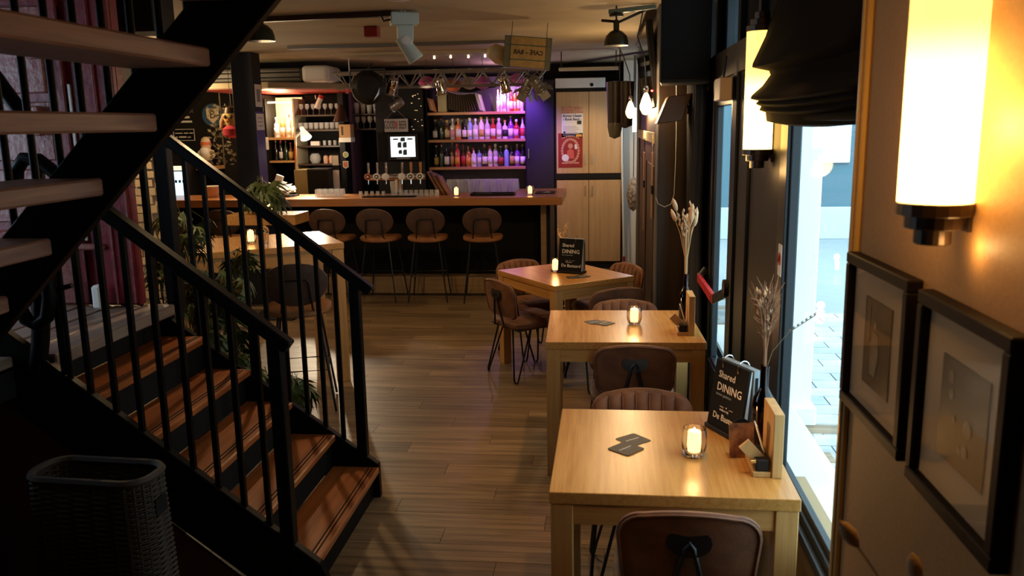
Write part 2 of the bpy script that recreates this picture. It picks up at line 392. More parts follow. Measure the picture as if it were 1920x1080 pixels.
# ------------------------------------------------------------------ the street outside
pav = struct(B().box(0.82, 14, 0, 24, -0.30, -0.165).obj('floor_street', mat('grey_mortar', (0.30,0.33,0.34), 0.9)))
M_pave = mat('grey_paver', (0.50,0.54,0.56), 0.85, noise=(8,(0.42,0.46,0.48),3), var=0.16)
pv = B().box(-0.195, 0.195, -0.095, 0.095, -0.165, -0.15).obj('paving_stone', M_pave, pav, bevel=0.006)
n = 0
for iy in range(26):
    for ix in range(7):
        xx = 1.25 + ix*0.4 + (0.2 if iy % 2 else 0); yy = 3.9 + iy*0.2
        if xx < 1.0 + (yy-4)*0.10 or xx > 3.6: continue
        if n == 0: pv.location = (xx, yy, 0)
        else: share(pv, 'paving_stone', pav, (xx, yy, 0))
        n += 1
struct(B().box(0.76, 0.98, 2.1, 6.0, -0.165, 0.44).obj('trim_4', mat('white_stone_sill', (0.80,0.80,0.78), 0.6), bevel=0.01))
M_plast = mat('white_plaster', (0.80,0.84,0.86), 0.7, bump=(20,0.2))
t = thing('street_pier', 'tall white plastered pier on the pavement outside the window', 'pier', (1.28, 5.35, -0.165))
B().box(-0.22, 0.03, -0.15, 0.15, 0, 3.2).obj('shaft', M_plast, t, bevel=0.008)
B().box(-0.24, 0.06, -0.19, 0.17, 0, 0.28).obj('base', M_plast, t, bevel=0.01)
t = thing('street_building', 'pale blue-grey building across the street seen through the window', 'building', (5.2, 15.0, -0.165))
B().box(-3.6, 4.0, 0, 0.5, 0, 5.5).obj('wall', mat('blue_grey_render', (0.10,0.18,0.22), 0.8, bump=(15,0.3)), t)
for i, xx in enumerate((-2.9, -1.75, -0.6, 0.8)):
    f = B().box(xx, xx+0.75, -0.06, 0.0, 1.3, 3.9).obj('window', M_white, t, bevel=0.01)
    B().box(xx+0.08, xx+0.34, -0.07, -0.055, 1.4, 3.8).obj('pane', mat('bright_pane', (0.75,0.83,0.87), 0.1), f)
    B().box(xx+0.41, xx+0.67, -0.07, -0.055, 1.4, 3.8).obj('pane', bpy.data.materials['bright_pane'], f)
B().box(-3.6, 4.0, -0.10, 0.0, 0, 0.55).obj('plinth', mat('pale_plinth', (0.55,0.62,0.66), 0.8), t, bevel=0.01)

# ------------------------------------------------------------------ stairwell: old red doors, brick pier, landing light
# side wall of the stairwell with a window out of frame that lets the daylight in
sw = B(); sw.box(-4.1, -4.0, -1.4, 1.9, 0, 2.65).box(-4.1, -4.0, 3.5, 4.0, 0, 2.65).box(-4.1, -4.0, 1.9, 3.5, 0, 1.25).box(-4.1,-4.0,1.9,3.5,2.5,2.65)
struct(sw.obj('wall_stairwell', M_dark))
fr = B()
for ya in (1.9, 2.66, 3.45): fr.box(-4.08, -4.02, ya, ya+0.05, 1.25, 2.5)
fr.box(-4.08,-4.02,1.9,3.5,1.25,1.3).box(-4.08,-4.02,1.9,3.5,2.45,2.5)
w3 = struct(fr.obj('window_3', M_white)); B().box(-4.055,-4.05,1.95,3.45,1.3,2.45).obj('pane', M_pane, w3)

doors = struct(B().box(-4.0, -2.29, 3.90, 3.96, 1.02, 2.65).obj('door_2', M_red))
def redbox(nm, x0, x1, z0, z1, d0, d1, mm=M_red, bv=0.006):
    return B().box(x0, x1, 3.90-d1, 3.90-d0, z0, z1).obj(nm, mm, doors, bevel=bv)
# stiles and rails stand proud of the panels
for x0, x1 in ((-2.475,-2.29),(-2.60,-2.54),(-3.36,-3.27),(-4.0,-3.85)):
    redbox('stile', x0, x1, 1.03, 2.64, 0, 0.035)
for z0, z1 in ((1.03,1.30),(1.345,1.40),(1.62,1.70),(1.93,2.02),(2.36,2.46)):
    redbox('rail', -3.85, -2.54, z0, z1, 0, 0.028, M_redworn)
redbox('weather_board', -3.98, -2.42, 1.305, 1.335, 0, 0.06, M_redworn, 0.008)
for x0, x1 in ((-3.265,-2.605),(-3.845,-3.365)):
    for z0, z1 in ((1.42,1.60),(1.72,1.91),(2.04,2.34)):
        redbox('panel', x0+0.03, x1-0.03, z0+0.02, z1-0.02, 0, 0.014, M_redworn, 0.010)
redbox('cover_strip', -2.39, -2.375, 1.03, 2.64, 0, 0.05)
redbox('drop_bolt', -2.60, -2.575, 1.03, 1.36, 0.035, 0.05, M_metal, 0.003)
redbox('drop_bolt', -2.515, -2.50, 1.35, 2.1, 0.035, 0.05, M_alu, 0.003)
redbox('door_stop', -2.47, -2.42, 1.02, 1.14, 0.06, 0.12, M_paper, 0.012)
redbox('lock_case', -2.74, -2.66, 1.86, 2.0, 0.035, 0.075, M_redworn, 0.006)
redbox('lock_case', -2.68, -2.61, 2.06, 2.22, 0.035, 0.07, M_redworn, 0.006)

struct(B().box(-4.95, -4.10, 7.44, 7.6, 2.03, 2.65).obj('trim_5', M_blackmat))
pier = struct(B().box(-4.95, -4.12, 7.52, 7.58, 0, 2.03).obj('wall_left_pier', M_mortar))
bm_ = None; nb = 0
for r_ in range(24):
    z = 0.05 + r_*0.082; x = -4.93 + (0.11 if r_ % 2 else 0)
    while x < -4.16:
        L_ = min(random.uniform(0.17, 0.24), -4.12-x)
        if L_ > 0.06:
            if bm_ is None:
                bm_ = B().box(0, 1, -0.5, 0.5, 0, 1).obj('brick', M_stone, pier, bevel=0.0); o = bm_
                o.location = (x, 7.52, z)
            else: o = share(bm_, 'brick', pier, (x, 7.52, z))
            o.scale = (L_-0.014, random.uniform(0.03, 0.07), random.uniform(0.058, 0.072)); nb += 1
        x += L_
    
# ------------------------------------------------------------------ staircase: lower flight, landing, upper flight
S = thing('staircase', 'black steel switchback staircase with stained wooden treads left of the room', 'staircase', (-1.12, 3.47, 0))
def P_(b, nm, mm, **k): return b.obj(nm, mm, S, world=True, **k)
# lower flight
tips = [-1.122, -1.342, -1.557, -1.765, -1.980]
for i, xt in enumerate(tips):
    z = 0.17*(i+1)
    P_(B().box(xt-0.245, xt, 2.985, 3.95, z-0.034, z), 'tread', M_tread, bevel=0.006)
    o = B().box(xt-0.052, xt-0.046, 3.03, 3.93, z-0.001, z+0.0015).box(xt-0.034, xt-0.028, 3.03, 3.93, z-0.001, z+0.0015)
    P_(o, 'anti_slip_strip', M_blackmat)
    P_(B().box(xt-0.252, xt-0.247, 2.985, 3.95, z, z+0.135 if i < 4 else z+0.14), 'riser', M_blackmat)
P_(B().prism([(-1.123,0.0),(-1.126,0.182),(-2.16,0.93),(-2.16,1.0),(-2.62,1.0),(-2.62,0.72),(-2.2,0.68),(-1.26,0.0)], 3.95, 3.99), 'stringer', M_metal, bevel=0.004)
P_(B().prism([(-1.02,0.0),(-1.095,0.19),(-2.33,1.15),(-2.62,1.15),(-2.62,0.86),(-2.36,0.86),(-1.24,0.0)], 2.945, 2.985), 'stringer', M_metal, bevel=0.004)
P_(B().prism([(-1.30,0.0),(-2.34,0.84),(-3.6,0.84),(-3.6,0.0)], 2.955, 2.975), 'side_panel', mat('dark_red_panel', (0.05,0.008,0.007), 0.6))
# landing boards run away from the camera
for i in range(9):
    x1 = -2.125 - i*0.155
    if i == 0: P_(B().box(x1-0.15, x1, 2.985, 3.93, 0.965, 1.02), 'landing_board', M_board, bevel=0.006)
    else: P_(B().box(x1-0.137, x1, 1.38, 3.89, 0.98, 1.02), 'landing_board', M_board, bevel=0.004)
P_(B().box(-3.6, -2.28, 1.4, 3.87, 0.86, 0.97), 'landing_frame', M_blackmat)
P_(B().box(-1.165, -1.160, 2.985, 3.95, 0.0, 0.136), 'riser', M_blackmat)
# lower flight rails
P_(B().box(-1.247,-1.193,2.938,2.992,0.24,1.10), 'newel', M_metal, bevel=0.004)
P_(B().box(-1.232,-1.182,3.945,3.995,0.215,1.145), 'newel', M_metal, bevel=0.004)
P_(B().box(-2.175,-2.105,3.945,4.01,1.0,1.93), 'newel', M_metal, bevel=0.004)
P_(B().box(-2.255,-2.225,3.945,3.975,1.0,1.93), 'newel', M_metal, bevel=0.003)
P_(B().bar((-1.93,2.965,1.650),(-1.165,2.965,1.067),0.055,0.05), 'handrail', M_metal, bevel=0.006)
P_(B().bar((-2.15,3.97,1.868),(-1.125,3.97,1.082),0.055,0.05), 'handrail', M_metal, bevel=0.006)
P_(B().bar((-2.15,3.97,1.868),(-2.5,3.97,1.868),0.055,0.05), 'handrail', M_metal, bevel=0.006)
for i in range(9):
    x = -1.295 - i*0.098
    zb = 0.19 + (-1.095-x)*0.777; zt = 1.067+(-1.165-x)*0.762
    P_(B().box(x-0.010,x+0.010,2.955,2.975,zb-0.02,zt), 'baluster', M_metal)
for i in range(10):
    x = -1.305 - i*0.0905
    zb = 0.182 + (-1.126-x)*0.724; zt = 1.082+(-1.125-x)*0.767
    P_(B().box(x-0.010,x+0.010,3.96,3.98,max(zb-0.02,0.0),zt), 'baluster', M_metal)
for x in (-2.33,-2.42): P_(B().box(x-0.010,x+0.010,3.962,3.982,1.0,1.86), 'baluster', M_metal)
# post with the bent tube where the rails meet on the landing
P_(B().tube([(-2.197, 2.965, 0.949), (-2.166, 2.965, 1.079), (-2.113, 2.965, 1.415)], 0.034, 10), 'newel', M_metal, smooth=True)
P_(B().tube([(-2.240, 2.900, 1.405), (-2.200, 2.900, 1.262), (-2.164, 2.900, 1.180), (-2.123, 2.900, 1.159), (-2.080, 2.900, 1.190), (-2.062, 2.900, 1.263), (-2.059, 2.900, 1.385)], 0.026, 10), 'rail_bend', M_metal, smooth=True)
P_(B().tube([(-2.160, 2.970, 1.414), (-2.178, 2.970, 1.247), (-2.178, 2.970, 1.184)], 0.012, 8), 'rail_bend', M_metal, smooth=True)
P_(B().tube([(-2.087, 2.965, 1.280), (-2.008, 2.965, 1.301)], 0.010, 8), 'rail_bend', M_metal, smooth=True)
P_(B().tube([(-2.053, 2.965, 1.456), (-2.057, 2.965, 0.908)], 0.0105, 8), 'baluster', M_metal, smooth=True)
P_(B().tube([(-1.855, 2.965, 1.592), (-2.028, 2.965, 1.732), (-2.082, 2.965, 1.776), (-2.139, 2.965, 1.781), (-2.172, 2.965, 1.742), (-2.188, 2.965, 1.658)], 0.026, 10), 'rail_bend', M_metal, smooth=True)
P_(B().tube([(-2.031, 2.700, 2.086), (-1.933, 2.700, 1.936)], 0.026, 10), 'handrail', M_metal, smooth=True)
# upper flight, climbing to the right in front of the landing
xb = lambda z: -0.908 - (2.231-z)/1.0085
P_(B().prism([(xb(1.02),1.02),(xb(2.64),2.64),(xb(2.64)-0.26,2.64),(xb(1.02)-0.26,1.02)], 2.39, 2.43), 'stringer', M_metal, bevel=0.004)
P_(B().prism([(xb(1.02),1.02),(xb(2.64),2.64),(xb(2.64)-0.26,2.64),(xb(1.02)-0.26,1.02)], 1.33, 1.37), 'stringer', M_metal, bevel=0.004)
for i, (z, x) in enumerate(((1.38,-1.83),(1.56,-1.665),(1.74,-1.478),(1.925,-1.290),(2.105,-1.112),(2.285,-0.93),(2.46,-0.75))):
    P_(B().box(x-0.25, x, 1.37, 2.387, z-0.052, z), 'tread', M_tread2, bevel=0.006)
for i in range(13):
    x = -2.15 + i*0.088; zb = (x+0.908)*1.0085+2.231+0.26
    if zb < 2.6: P_(B().tube([(x,2.412,max(zb-0.03,1.0)),(x,2.412,min(zb+0.85,2.64))], 0.0115, 10), 'baluster', M_metal, smooth=True)

# ------------------------------------------------------------------ tables
def table(cx, cy, ang, w, d, label, h=0.75, th=0.04, lw=0.07, group=None, name='dining_table'):
    t = thing(name, label, 'table', (cx, cy, 0), ang, group)
    B().box(-w/2, w/2, -d/2, d/2, h-th, h).obj('tabletop', M_table, t, bevel=0.003, seg=2)
    a = 0.07 if h < 0.9 else 0.10
    z0, z1 = h-th-a, h-th-0.0005
    for s in (-1, 1):
        y = s*(d/2-0.022); B().box(-w/2+lw, w/2-lw, y-0.011, y+0.011, z0, z1).obj('apron', M_tableX, t)
        x = s*(w/2-0.022); B().box(x-0.011, x+0.011, -d/2+lw, d/2-lw, z0, z1).obj('apron', M_table, t)
    for sx in (-1, 1):
        for sy in (-1, 1):
            x = sx*(w/2-lw/2-0.004); y = sy*(d/2-lw/2-0.004)
            B().box(x-lw/2, x+lw/2, y-lw/2, y+lw/2, 0, h-th-0.0005).obj('leg', M_leg, t, bevel=0.003)
    return t
T1 = table(0.226, 2.839, -0.007, 0.763, 0.785, 'square light wood dining table nearest the camera beside the window')
T2 = table(0.120, 4.673, 0.0247, 0.835, 0.770, 'square light wood dining table in the middle of the row by the window')
_a = 0.631
T3c = (-0.323 + 0.355*math.cos(_a) - 0.413*math.sin(_a), 5.82 + 0.355*math.sin(_a) + 0.413*math.cos(_a))
T3 = table(T3c[0], T3c[1], _a, 0.71, 0.826, 'light wood dining table turned at an angle before the bar')
_h = 0.546
HT = (-1.861 - 0.56*math.cos(_h) - 0.40*math.sin(_h), 5.92 - 0.56*math.sin(_h) + 0.40*math.cos(_h))
HTt = table(HT[0], HT[1], _h, 1.12, 0.80, 'tall light wood bar table behind the stair railing', h=1.05, th=0.045, lw=0.085, name='bar_table')
# small block-topped table nearer the bar
t = thing('pedestal_table', 'small thick-topped wooden high table between the tall bar table and the bar', 'table', (-3.25, 8.05, 0), 0.0)
B().box(-0.40, 0.31, -0.20, 0.20, 0.95, 1.05).obj('tabletop', M_table, t, bevel=0.004)
B().box(-0.08, 0.05, -0.06, 0.06, 0.02, 0.95).obj('pedestal', M_black, t)
B().box(-0.25, 0.22, -0.2, 0.2, 0, 0.02).obj('base_plate', M_black, t, bevel=0.004)

# ------------------------------------------------------------------ dining chairs (sitter looks along +y)
def pad(w, h, t, top, n=14, rc=0.07):
    """rounded cushion outline: width w, height h, arched by top at the upper edge"""
    out = []
    def corner(cx, cz, a0):
        return [(cx+rc*math.cos(a0+PI/2*i/6), cz+rc*math.sin(a0+PI/2*i/6)) for i in range(7)]
    out += corner(w/2-rc*1.0, h-rc-0.02, 0)[:7]
    out = [(w/2-rc+rc*math.cos(PI/2*i/6), h-top-rc+rc*math.sin(PI/2*i/6)) for i in range(7)]
    for i in range(1, n):
        u = 1-2*i/n; x = (w/2-rc)*u; out.append((x, h-top*u*u))
    out += [(-w/2+rc+rc*math.cos(PI/2+PI/2*i/6), h-top-rc+rc*math.sin(PI/2+PI/2*i/6)) for i in range(7)]
    rb = rc*0.7
    out += [(-w/2+rb+0.012+rb*math.cos(PI+PI/2*i/4), rb+rb*math.sin(PI+PI/2*i/4)) for i in range(5)]
    out += [(w/2-rb-0.012+rb*math.cos(1.5*PI+PI/2*i/4), rb+rb*math.sin(1.5*PI+PI/2*i/4)) for i in range(5)]
    return out
def cushion(poly, f, thick, puff, z0=0.0, chan=0):
    """closed padded shape from an outline in (x,z); f maps (x, z, depth) to a point; chan ribs on the front"""
    b = B(); cx = sum(p[0] for p in poly)/len(poly); cz = sum(p[1] for p in poly)/len(poly); k = len(poly)
    rings = [(0.0, puff), (0.45, puff*0.9), (0.75, puff*0.7), (0.93, puff*0.25), (1.0, -thick*0.25)]
    seq = [(s, d, +1) for s, d in rings] + [(1.0, -thick*0.75, 0), (0.95, -thick, 0), (0.5, -thick, 0), (0.0, -thick, 0)]
    idx = []
    for s, d, fr in seq:
        if s == 0: b.v.append(f(cx, cz, d)); idx.append([len(b.v)-1]); continue
        row = []
        for x, z in poly:
            X, Z = cx+(x-cx)*s, cz+(z-cz)*s
            b.v.append(f(X, Z, d)); row.append(len(b.v)-1)
        idx.append(row)
    for A, C in zip(idx, idx[1:]):
        for j in range(k):
            j2 = (j+1) % k
            if len(A) == 1: b.f.append((A[0], C[j2], C[j]))
            elif len(C) == 1: b.f.append((A[j], A[j2], C[0]))
            else: b.f.append((A[j], A[j2], C[j2], C[j]))
    return b
def make_chair():
    t = thing('dining_chair', 'x', 'chair', (0,0,0), 0, 'brown suede chairs with black hairpin legs at the dining tables')
    tilt = 0.16
    fb = lambda x, z, d: (x, -0.205 + 0.55*x*x + d - (z-0.05)*tilt, 0.475 + z)
    w, h = 0.43, 0.285
    cushion(pad(w, h, 0.05, 0.014, rc=0.082), fb, 0.022, 0.022).obj('backrest', M_leather, t, smooth=True)
    # channel stitching on the front and piping round the back
    xs = [-0.196+0.056*i for i in range(8)]
    top_ = lambda x: h-0.012-0.014*(x/0.13)**2 if abs(x) < 0.13 else h-0.012-0.014-0.082*(1-math.sqrt(max(0.0,1-((abs(x)-0.13)/0.082)**2)))
    for xa, xc in zip(xs, xs[1:]):
        def cf_(u, v, xa=xa, xc=xc):
            x = xa+(xc-xa)*u; z = 0.03+(top_(x)-0.03)*v
            return fb(x, z, 0.012+0.0165*math.sin(PI*u)**0.6*min(1.0, 4.5*(1-v)+0.12, 6*v+0.12))
        B().grid(cf_, 6, 8).obj('channel', M_leather, t, smooth=True)
        B().tube([fb(xc, 0.03, 0.014), fb(xc, 0.15, 0.0225), fb(xc, (top_(xc))-0.02, 0.020), fb(xc, top_(xc)+0.004, 0.006)], 0.0022, 5).obj('channel_seam', M_seam, t) if xc < 0.19 else None
    po = pad(w-0.018, h-0.018, 0.05, 0.0135, rc=0.074)
    B().tube([fb(x, z+0.009, -0.0235) for x, z in po], 0.004, 6, closed=True).obj('piping', M_leather, t, smooth=True)
    # seat
    sp = []
    for i in range(28):
        a = 2*PI*i/28; c, s = math.cos(a), math.sin(a); e = 0.5
        sp.append((0.225*math.copysign(abs(c)**e, c), 0.215*math.copysign(abs(s)**e, s)))
    fs = lambda x, z, d: (x, z+0.01, 0.455 + d - 0.05*max(0, -(z+0.05)) + 0.10*x*x)
    cushion(sp, fs, 0.055, 0.022).obj('seat', M_leather, t, smooth=True)
    for i in range(6):
        x = -0.14+i*0.056
        B().tube([fs(x, -0.17, 0.013), fs(x, 0, 0.0225), fs(x, 0.17, 0.013)], 0.0022, 5).obj('channel_seam', M_leather, t)
    B().tube([(-0.19,-0.18,0.395),(0.19,-0.18,0.395),(0.19,0.19,0.395),(-0.19,0.19,0.395)], 0.008, 6, closed=True).obj('seat_frame', M_rod, t)
    # V of two rods carrying the back on a round plate
    ap = Vector(fb(0, 0.185, -0.030))
    B().tube([(-0.075,-0.17,0.392), (-0.068,-0.225,0.41), tuple(ap+Vector((-0.012,0,-0.015))), tuple(ap), tuple(ap+Vector((0.012,0,-0.015))), (0.068,-0.225,0.41), (0.075,-0.17,0.392)], 0.008, 7).obj('back_support', M_rod, t, smooth=True)
    B().lathe([(0.001,-0.004),(0.045,-0.003),(0.045,0.004),(0.001,0.005)], 14, tuple(ap+Vector((0,0.006,0))), M=Matrix.Rotation(PI/2-tilt, 4, 'X') @ Matrix.Scale(1.5, 4, (1,0,0))).obj('back_plate', M_rod, t, smooth=True)
    # hairpin legs
    for sx in (-1, 1):
        for sy in (-1, 1):
            fx, fy = sx*0.205, 0.005+sy*0.215
            pa = (sx*0.105, 0.005+sy*0.178, 0.395); pb = (sx*0.185, 0.005+sy*0.075, 0.395)
            f0 = Vector((fx, fy, 0.012)); 
            da = (Vector(pa)-f0).normalized(); db = (Vector(pb)-f0).normalized()
            e = (da-db).normalized()*0.016
            B().tube([pa, tuple(f0+e+Vector((0,0,0.02))), tuple(f0+e*0.5+Vector((0,0,-0.003))), tuple(f0-e*0.5+Vector((0,0,-0.003))), tuple(f0-e+Vector((0,0,0.02))), pb], 0.0072, 7).obj('leg', M_rod, t, smooth=True)
    return t
ch0 = make_chair(); used = []
def chair(x, y, face, label):
    """face = direction the sitter looks, x/y = middle of the backrest top"""
    a = math.atan2(face[1], face[0]) - PI/2
    o = ch0 if not used else copy_tree(ch0); used.append(1)
    f = Vector((face[0], face[1], 0)).normalized()
    place(o, (x+f.x*0.235, y+f.y*0.235, 0), a, label)
chair(0.262, 2.34, (0.03, 1), 'brown suede chair seen from behind at the nearest table, cut by the bottom edge')
chair(0.175, 3.47, (0, -1), 'tufted brown chair facing the camera at the far side of the nearest table')
chair(0.175, 4.22, (-0.02, 1), 'brown suede chair seen from behind at the near side of the middle table')
chair(0.155, 5.33, (0, -1), 'tufted brown chair facing the camera at the far side of the middle table')
chair(-0.755, 6.04, (0.80, 0.60), 'brown chair with its side shown at the left of the angled table')
chair(-0.70, 6.96, (0.59, -0.81), 'brown chair at the far left of the angled table, only half shown')
chair(0.125, 5.75, (-0.45, 0.90), 'dark brown chair seen from behind at the right of the angled table')
chair(0.22, 6.76, (-0.81, -0.59), 'brown chair at the far right of the angled table by the wall')

# ------------------------------------------------------------------ bar stools (sitter looks along +y)
def make_stool():
    t = thing('bar_stool', 'x', 'stool', (0,0,0), 0, 'leather bar stools with thin black legs')
    el = [(0.205*math.copysign(abs(math.cos(2*PI*i/32))**0.85, math.cos(2*PI*i/32)), 0.145+0.142*math.copysign(abs(math.sin(2*PI*i/32))**0.85, math.sin(2*PI*i/32))) for i in range(32)]
    el = [(x*(1.0 if z > 0.14 else 0.86+0.14*(z/0.14)), z) for x, z in el]
    fb = lambda x, z, d: (x, -0.185 + 0.7*x*x + d - z*0.13, 0.735 + z)
    cushion(el, fb, 0.018, 0.016).obj('backrest', M_stoolback, t, smooth=True)
    B().tube([fb(x*0.985, 0.145+(z-0.145)*0.985, 0.004) for x, z in el], 0.0045, 6, closed=True).obj('piping', M_stool, t, smooth=True)
    sp = [(0.215*math.copysign(abs(math.cos(2*PI*i/30))**0.7, math.cos(2*PI*i/30)), 0.205*math.copysign(abs(math.sin(2*PI*i/30))**0.7, math.sin(2*PI*i/30))) for i in range(30)]
    fs = lambda x, z, d: (x, z+0.01, 0.70 + d + 0.35*x*x)
    cushion(sp, fs, 0.045, 0.016).obj('seat', M_stool, t, smooth=True)
    g = [(-0.115,-0.13,0.665),(-0.098,fb(0,0,0)[1]-0.02,0.72),(-0.085,fb(0,0.17,0)[1]-0.025,0.895),(-0.072,fb(0,0.19,0)[1]-0.025,0.912),(0.072,fb(0,0.19,0)[1]-0.025,0.912),(0.085,fb(0,0.17,0)[1]-0.025,0.895),(0.098,fb(0,0,0)[1]-0.02,0.72),(0.115,-0.13,0.665)]
    B().tube(g, 0.007, 7).obj('back_bracket', M_rod, t, smooth=True)
    B().tube([(-0.13,-0.13,0.66),(0.13,-0.13,0.66),(0.13,0.14,0.66),(-0.13,0.14,0.66)], 0.007, 6, closed=True).obj('seat_frame', M_rod, t)
    for sx in (-1, 1):
        for sy in (-1, 1):
            B().tube([(sx*0.13,0.005+sy*0.135,0.66),(sx*0.21,0.005+sy*0.215,0.008)], 0.0085, 7).obj('leg', M_rod, t, smooth=True)
    k = 0.175
    B().tube([(-k,-k+0.005,0.29),(k,-k+0.005,0.29),(k,k+0.005,0.29),(-k,k+0.005,0.29)], 0.007, 6, closed=True).obj('foot_ring', M_rod, t)
    return t
st0 = make_stool(); used2 = []
def stool(x, y, a, label):
    o = st0 if not used2 else copy_tree(st0); used2.append(1); place(o, (x, y, 0), a, label)
stool(-2.02, 5.36, 0.30, 'tan leather bar stool nearest the camera, at the tall bar table behind the railing')
for x, lb in ((-1.26, 'rightmost leather bar stool in front of the bar'), (-1.86, 'second leather bar stool from the right end of the bar'), (-2.38, 'third leather bar stool from the right end of the bar'), (-2.90, 'leather bar stool at the bar just right of the small high table'), (-4.08, 'second bar stool from the left end of the bar, behind plants'), (-4.66, 'leftmost bar stool at the bar, half hidden by leaves')):
    stool(x, 8.90 - 0.0*x, random.uniform(-0.12, 0.12), lb)

# ------------------------------------------------------------------ things on the tables
def make_candle():
    t = thing('candle_holder', 'x', 'candle', (0,0,0), 0, 'lit tealights in glass tumblers')
    B().lathe([(0.030,0.0),(0.036,0.010),(0.0425,0.035),(0.0435,0.060),(0.041,0.085),(0.037,0.100),(0.034,0.100),(0.038,0.083),(0.0405,0.060),(0.039,0.036),(0.030,0.016),(0.0,0.013)], 24).obj('glass_tumbler', M_candleglass, t, smooth=True)
    wx = B().lathe([(0.001,0.017),(0.0225,0.017),(0.0235,0.045),(0.0225,0.087),(0.018,0.089),(0.0005,0.082)], 18).obj('wax', M_wax, t, smooth=True)
    B().lathe([(0.0005,0.084),(0.004,0.086),(0.005,0.090),(0.003,0.096),(0.0003,0.101)], 10).obj('flame', M_flame, t, smooth=True)
    lamp('candle_light', (0,0,0.115), 1.3, (1.0,0.55,0.2), 0.02, t)
    return t
cn0 = make_candle(); used3 = []
def candle(loc, label, s=1.0):
    o = cn0 if not used3 else copy_tree(cn0); used3.append(1); place(o, loc, 0, label); o.scale = (s, s, s)
candle((0.320, 2.775, 0.75), 'lit candle in a bulging glass on the nearest dining table')
candle((0.190, 4.70, 0.75), 'lit candle in a glass tumbler on the middle dining table')
candle((-0.350, 6.42, 0.75), 'lit candle in a glass beside the menu on the angled table')
candle((-2.555, 5.90, 1.05), 'lit candle in a round glass on the tall bar table')
candle((-3.22, 7.93, 1.05), 'lit candle in a tall glass on the small high table')
candle((-1.60, 9.27, 1.10), 'lit candle in a square glass on the bar left of the black tray', 1.0)
candle((-0.785, 9.36, 1.10), 'lit candle in a square glass near the right end of the bar', 1.0)

M_coast = mat('dark_coaster', (0.018,0.013,0.011), 0.5)
def coaster(loc, rz, label):
    t = thing('coaster', label, 'coaster', loc, rz, 'black square coasters on the dining tables')
    c = [(s1*(0.047-0.008)+0.008*math.cos(a), s2*(0.047-0.008)+0.008*math.sin(a)) for (s1, s2, a0) in ((1,1,0),(-1,1,PI/2),(-1,-1,PI),(1,-1,1.5*PI)) for a in (a0, a0+PI/4, a0+PI/2)]
    B().prism(c, 0, 0.0016, 'z').obj('card', M_coast, t)
    text('De Bastaard', 0.012, M_letter, t, (0, 0.004, 0.0018), (0,0,0))
    text('. . .  . . .', 0.008, M_letter, t, (0, -0.009, 0.0018), (0,0,0))
coaster((0.118, 2.905, 0.75), 0.72, 'black coaster lying under another one on the nearest table')
coaster((0.090, 2.815, 0.7518), 0.86, 'black coaster overlapping its neighbour nearest the camera on the nearest table')
coaster((-0.035, 4.735, 0.75), 0.55, 'left coaster of the overlapping pair on the middle table')
coaster((0.020, 4.705, 0.7518), 0.9, 'right coaster of the overlapping pair on the middle table')
coaster((-0.205, 6.165, 0.75), 0.2, 'left coaster before the menu on the angled table')
coaster((-0.135, 6.205, 0.7518), 0.75, 'right coaster before the menu on the angled table')

M_grey_sheet = mat('grey_card_edge', (0.22,0.27,0.29), 0.5)
def menu(loc, rz, label):
    """face looks along local -y; width along x"""
    t = thing('menu_stand', label, 'menu', loc, rz)
    B().box(-0.105, 0.105, -0.045, 0.055, 0, 0.018).obj('base', M_black, t, bevel=0.003)
    f = B().prism([(-0.036,0.018),(-0.026,0.018),(0.010,0.262),(0.000,0.262)], -0.098, 0.098, 'x').obj('menu_cover', M_blackmat, t)
    B().prism([(-0.024,0.02),(-0.004,0.02),(0.016,0.256),(0.011,0.256)], -0.094, 0.094, 'x').obj('page_block', M_paper, t)
    B().prism([(0.014,0.018),(0.044,0.018),(0.044,0.262),(0.020,0.262)], -0.098, 0.098, 'x').obj('back_board', M_grey_sheet, t)
    B().box(0.0985, 0.1005, 0.026, 0.036, 0.03, 0.235).obj('slot', M_blackmat, t)
    for x in (-0.045, 0.045):
        B().tube([(x, 0.014+0.026*math.cos(a), 0.255+0.030*math.sin(a)) for a in [PI*i/10*1.3-0.45 for i in range(11)]], 0.0022, 6).obj('binder_ring', M_chrome, t, smooth=True)
    tl = 0.1465
    def ln(s, size, z, mm=M_letter, x=-0.07):
        return text(s, size, mm, f, (x, -0.036+(z-0.018)*0.1475-0.0012, z), (PI/2-tl, 0, 0), align='LEFT', ext=0.0003)
    ln('Shared', 0.036, 0.212); ln('DINING', 0.042, 0.166); ln('samen genieten', 0.015, 0.140, M_grey_sheet)
    ln('—  •  —', 0.022, 0.100, x=-0.035); ln('welkom bij', 0.012, 0.088, x=-0.035); ln('De Bastaard', 0.033, 0.060)
    return t
menu((0.475, 2.99, 0.75), -1.10, 'black ring-bound menu stand reading Shared DINING on the nearest table')
menu((-0.225, 6.36, 0.75), -0.42, 'black ring-bound menu stand reading Shared DINING on the angled table')

def bottle_vase(loc, label, s=1.0):
    t = thing('bottle_vase', label, 'vase', loc)
    B().lathe([(0.0,0.004),(0.036,0.0),(0.039,0.006),(0.039,0.155),(0.034,0.185),(0.018,0.212),(0.0145,0.225),(0.0145,0.285),(0.0165,0.287),(0.0165,0.298),(0.012,0.298),(0.0115,0.225),(0.015,0.210),(0.031,0.183),(0.0365,0.155),(0.0365,0.010),(0.0,0.008)], 22).obj('bottle', M_brown, t, smooth=True)
    t.scale = (s, s, s); return t
bottle_vase((0.562, 2.86, 0.75), 'brown glass wine bottle used as a vase on the nearest table')
bottle_vase((0.478, 4.74, 0.75), 'brown glass wine bottle used as a vase on the middle table', 0.95)
bottle_vase((-0.30, 6.50, 0.75), 'small brown bottle vase behind the menu on the angled table', 0.65)

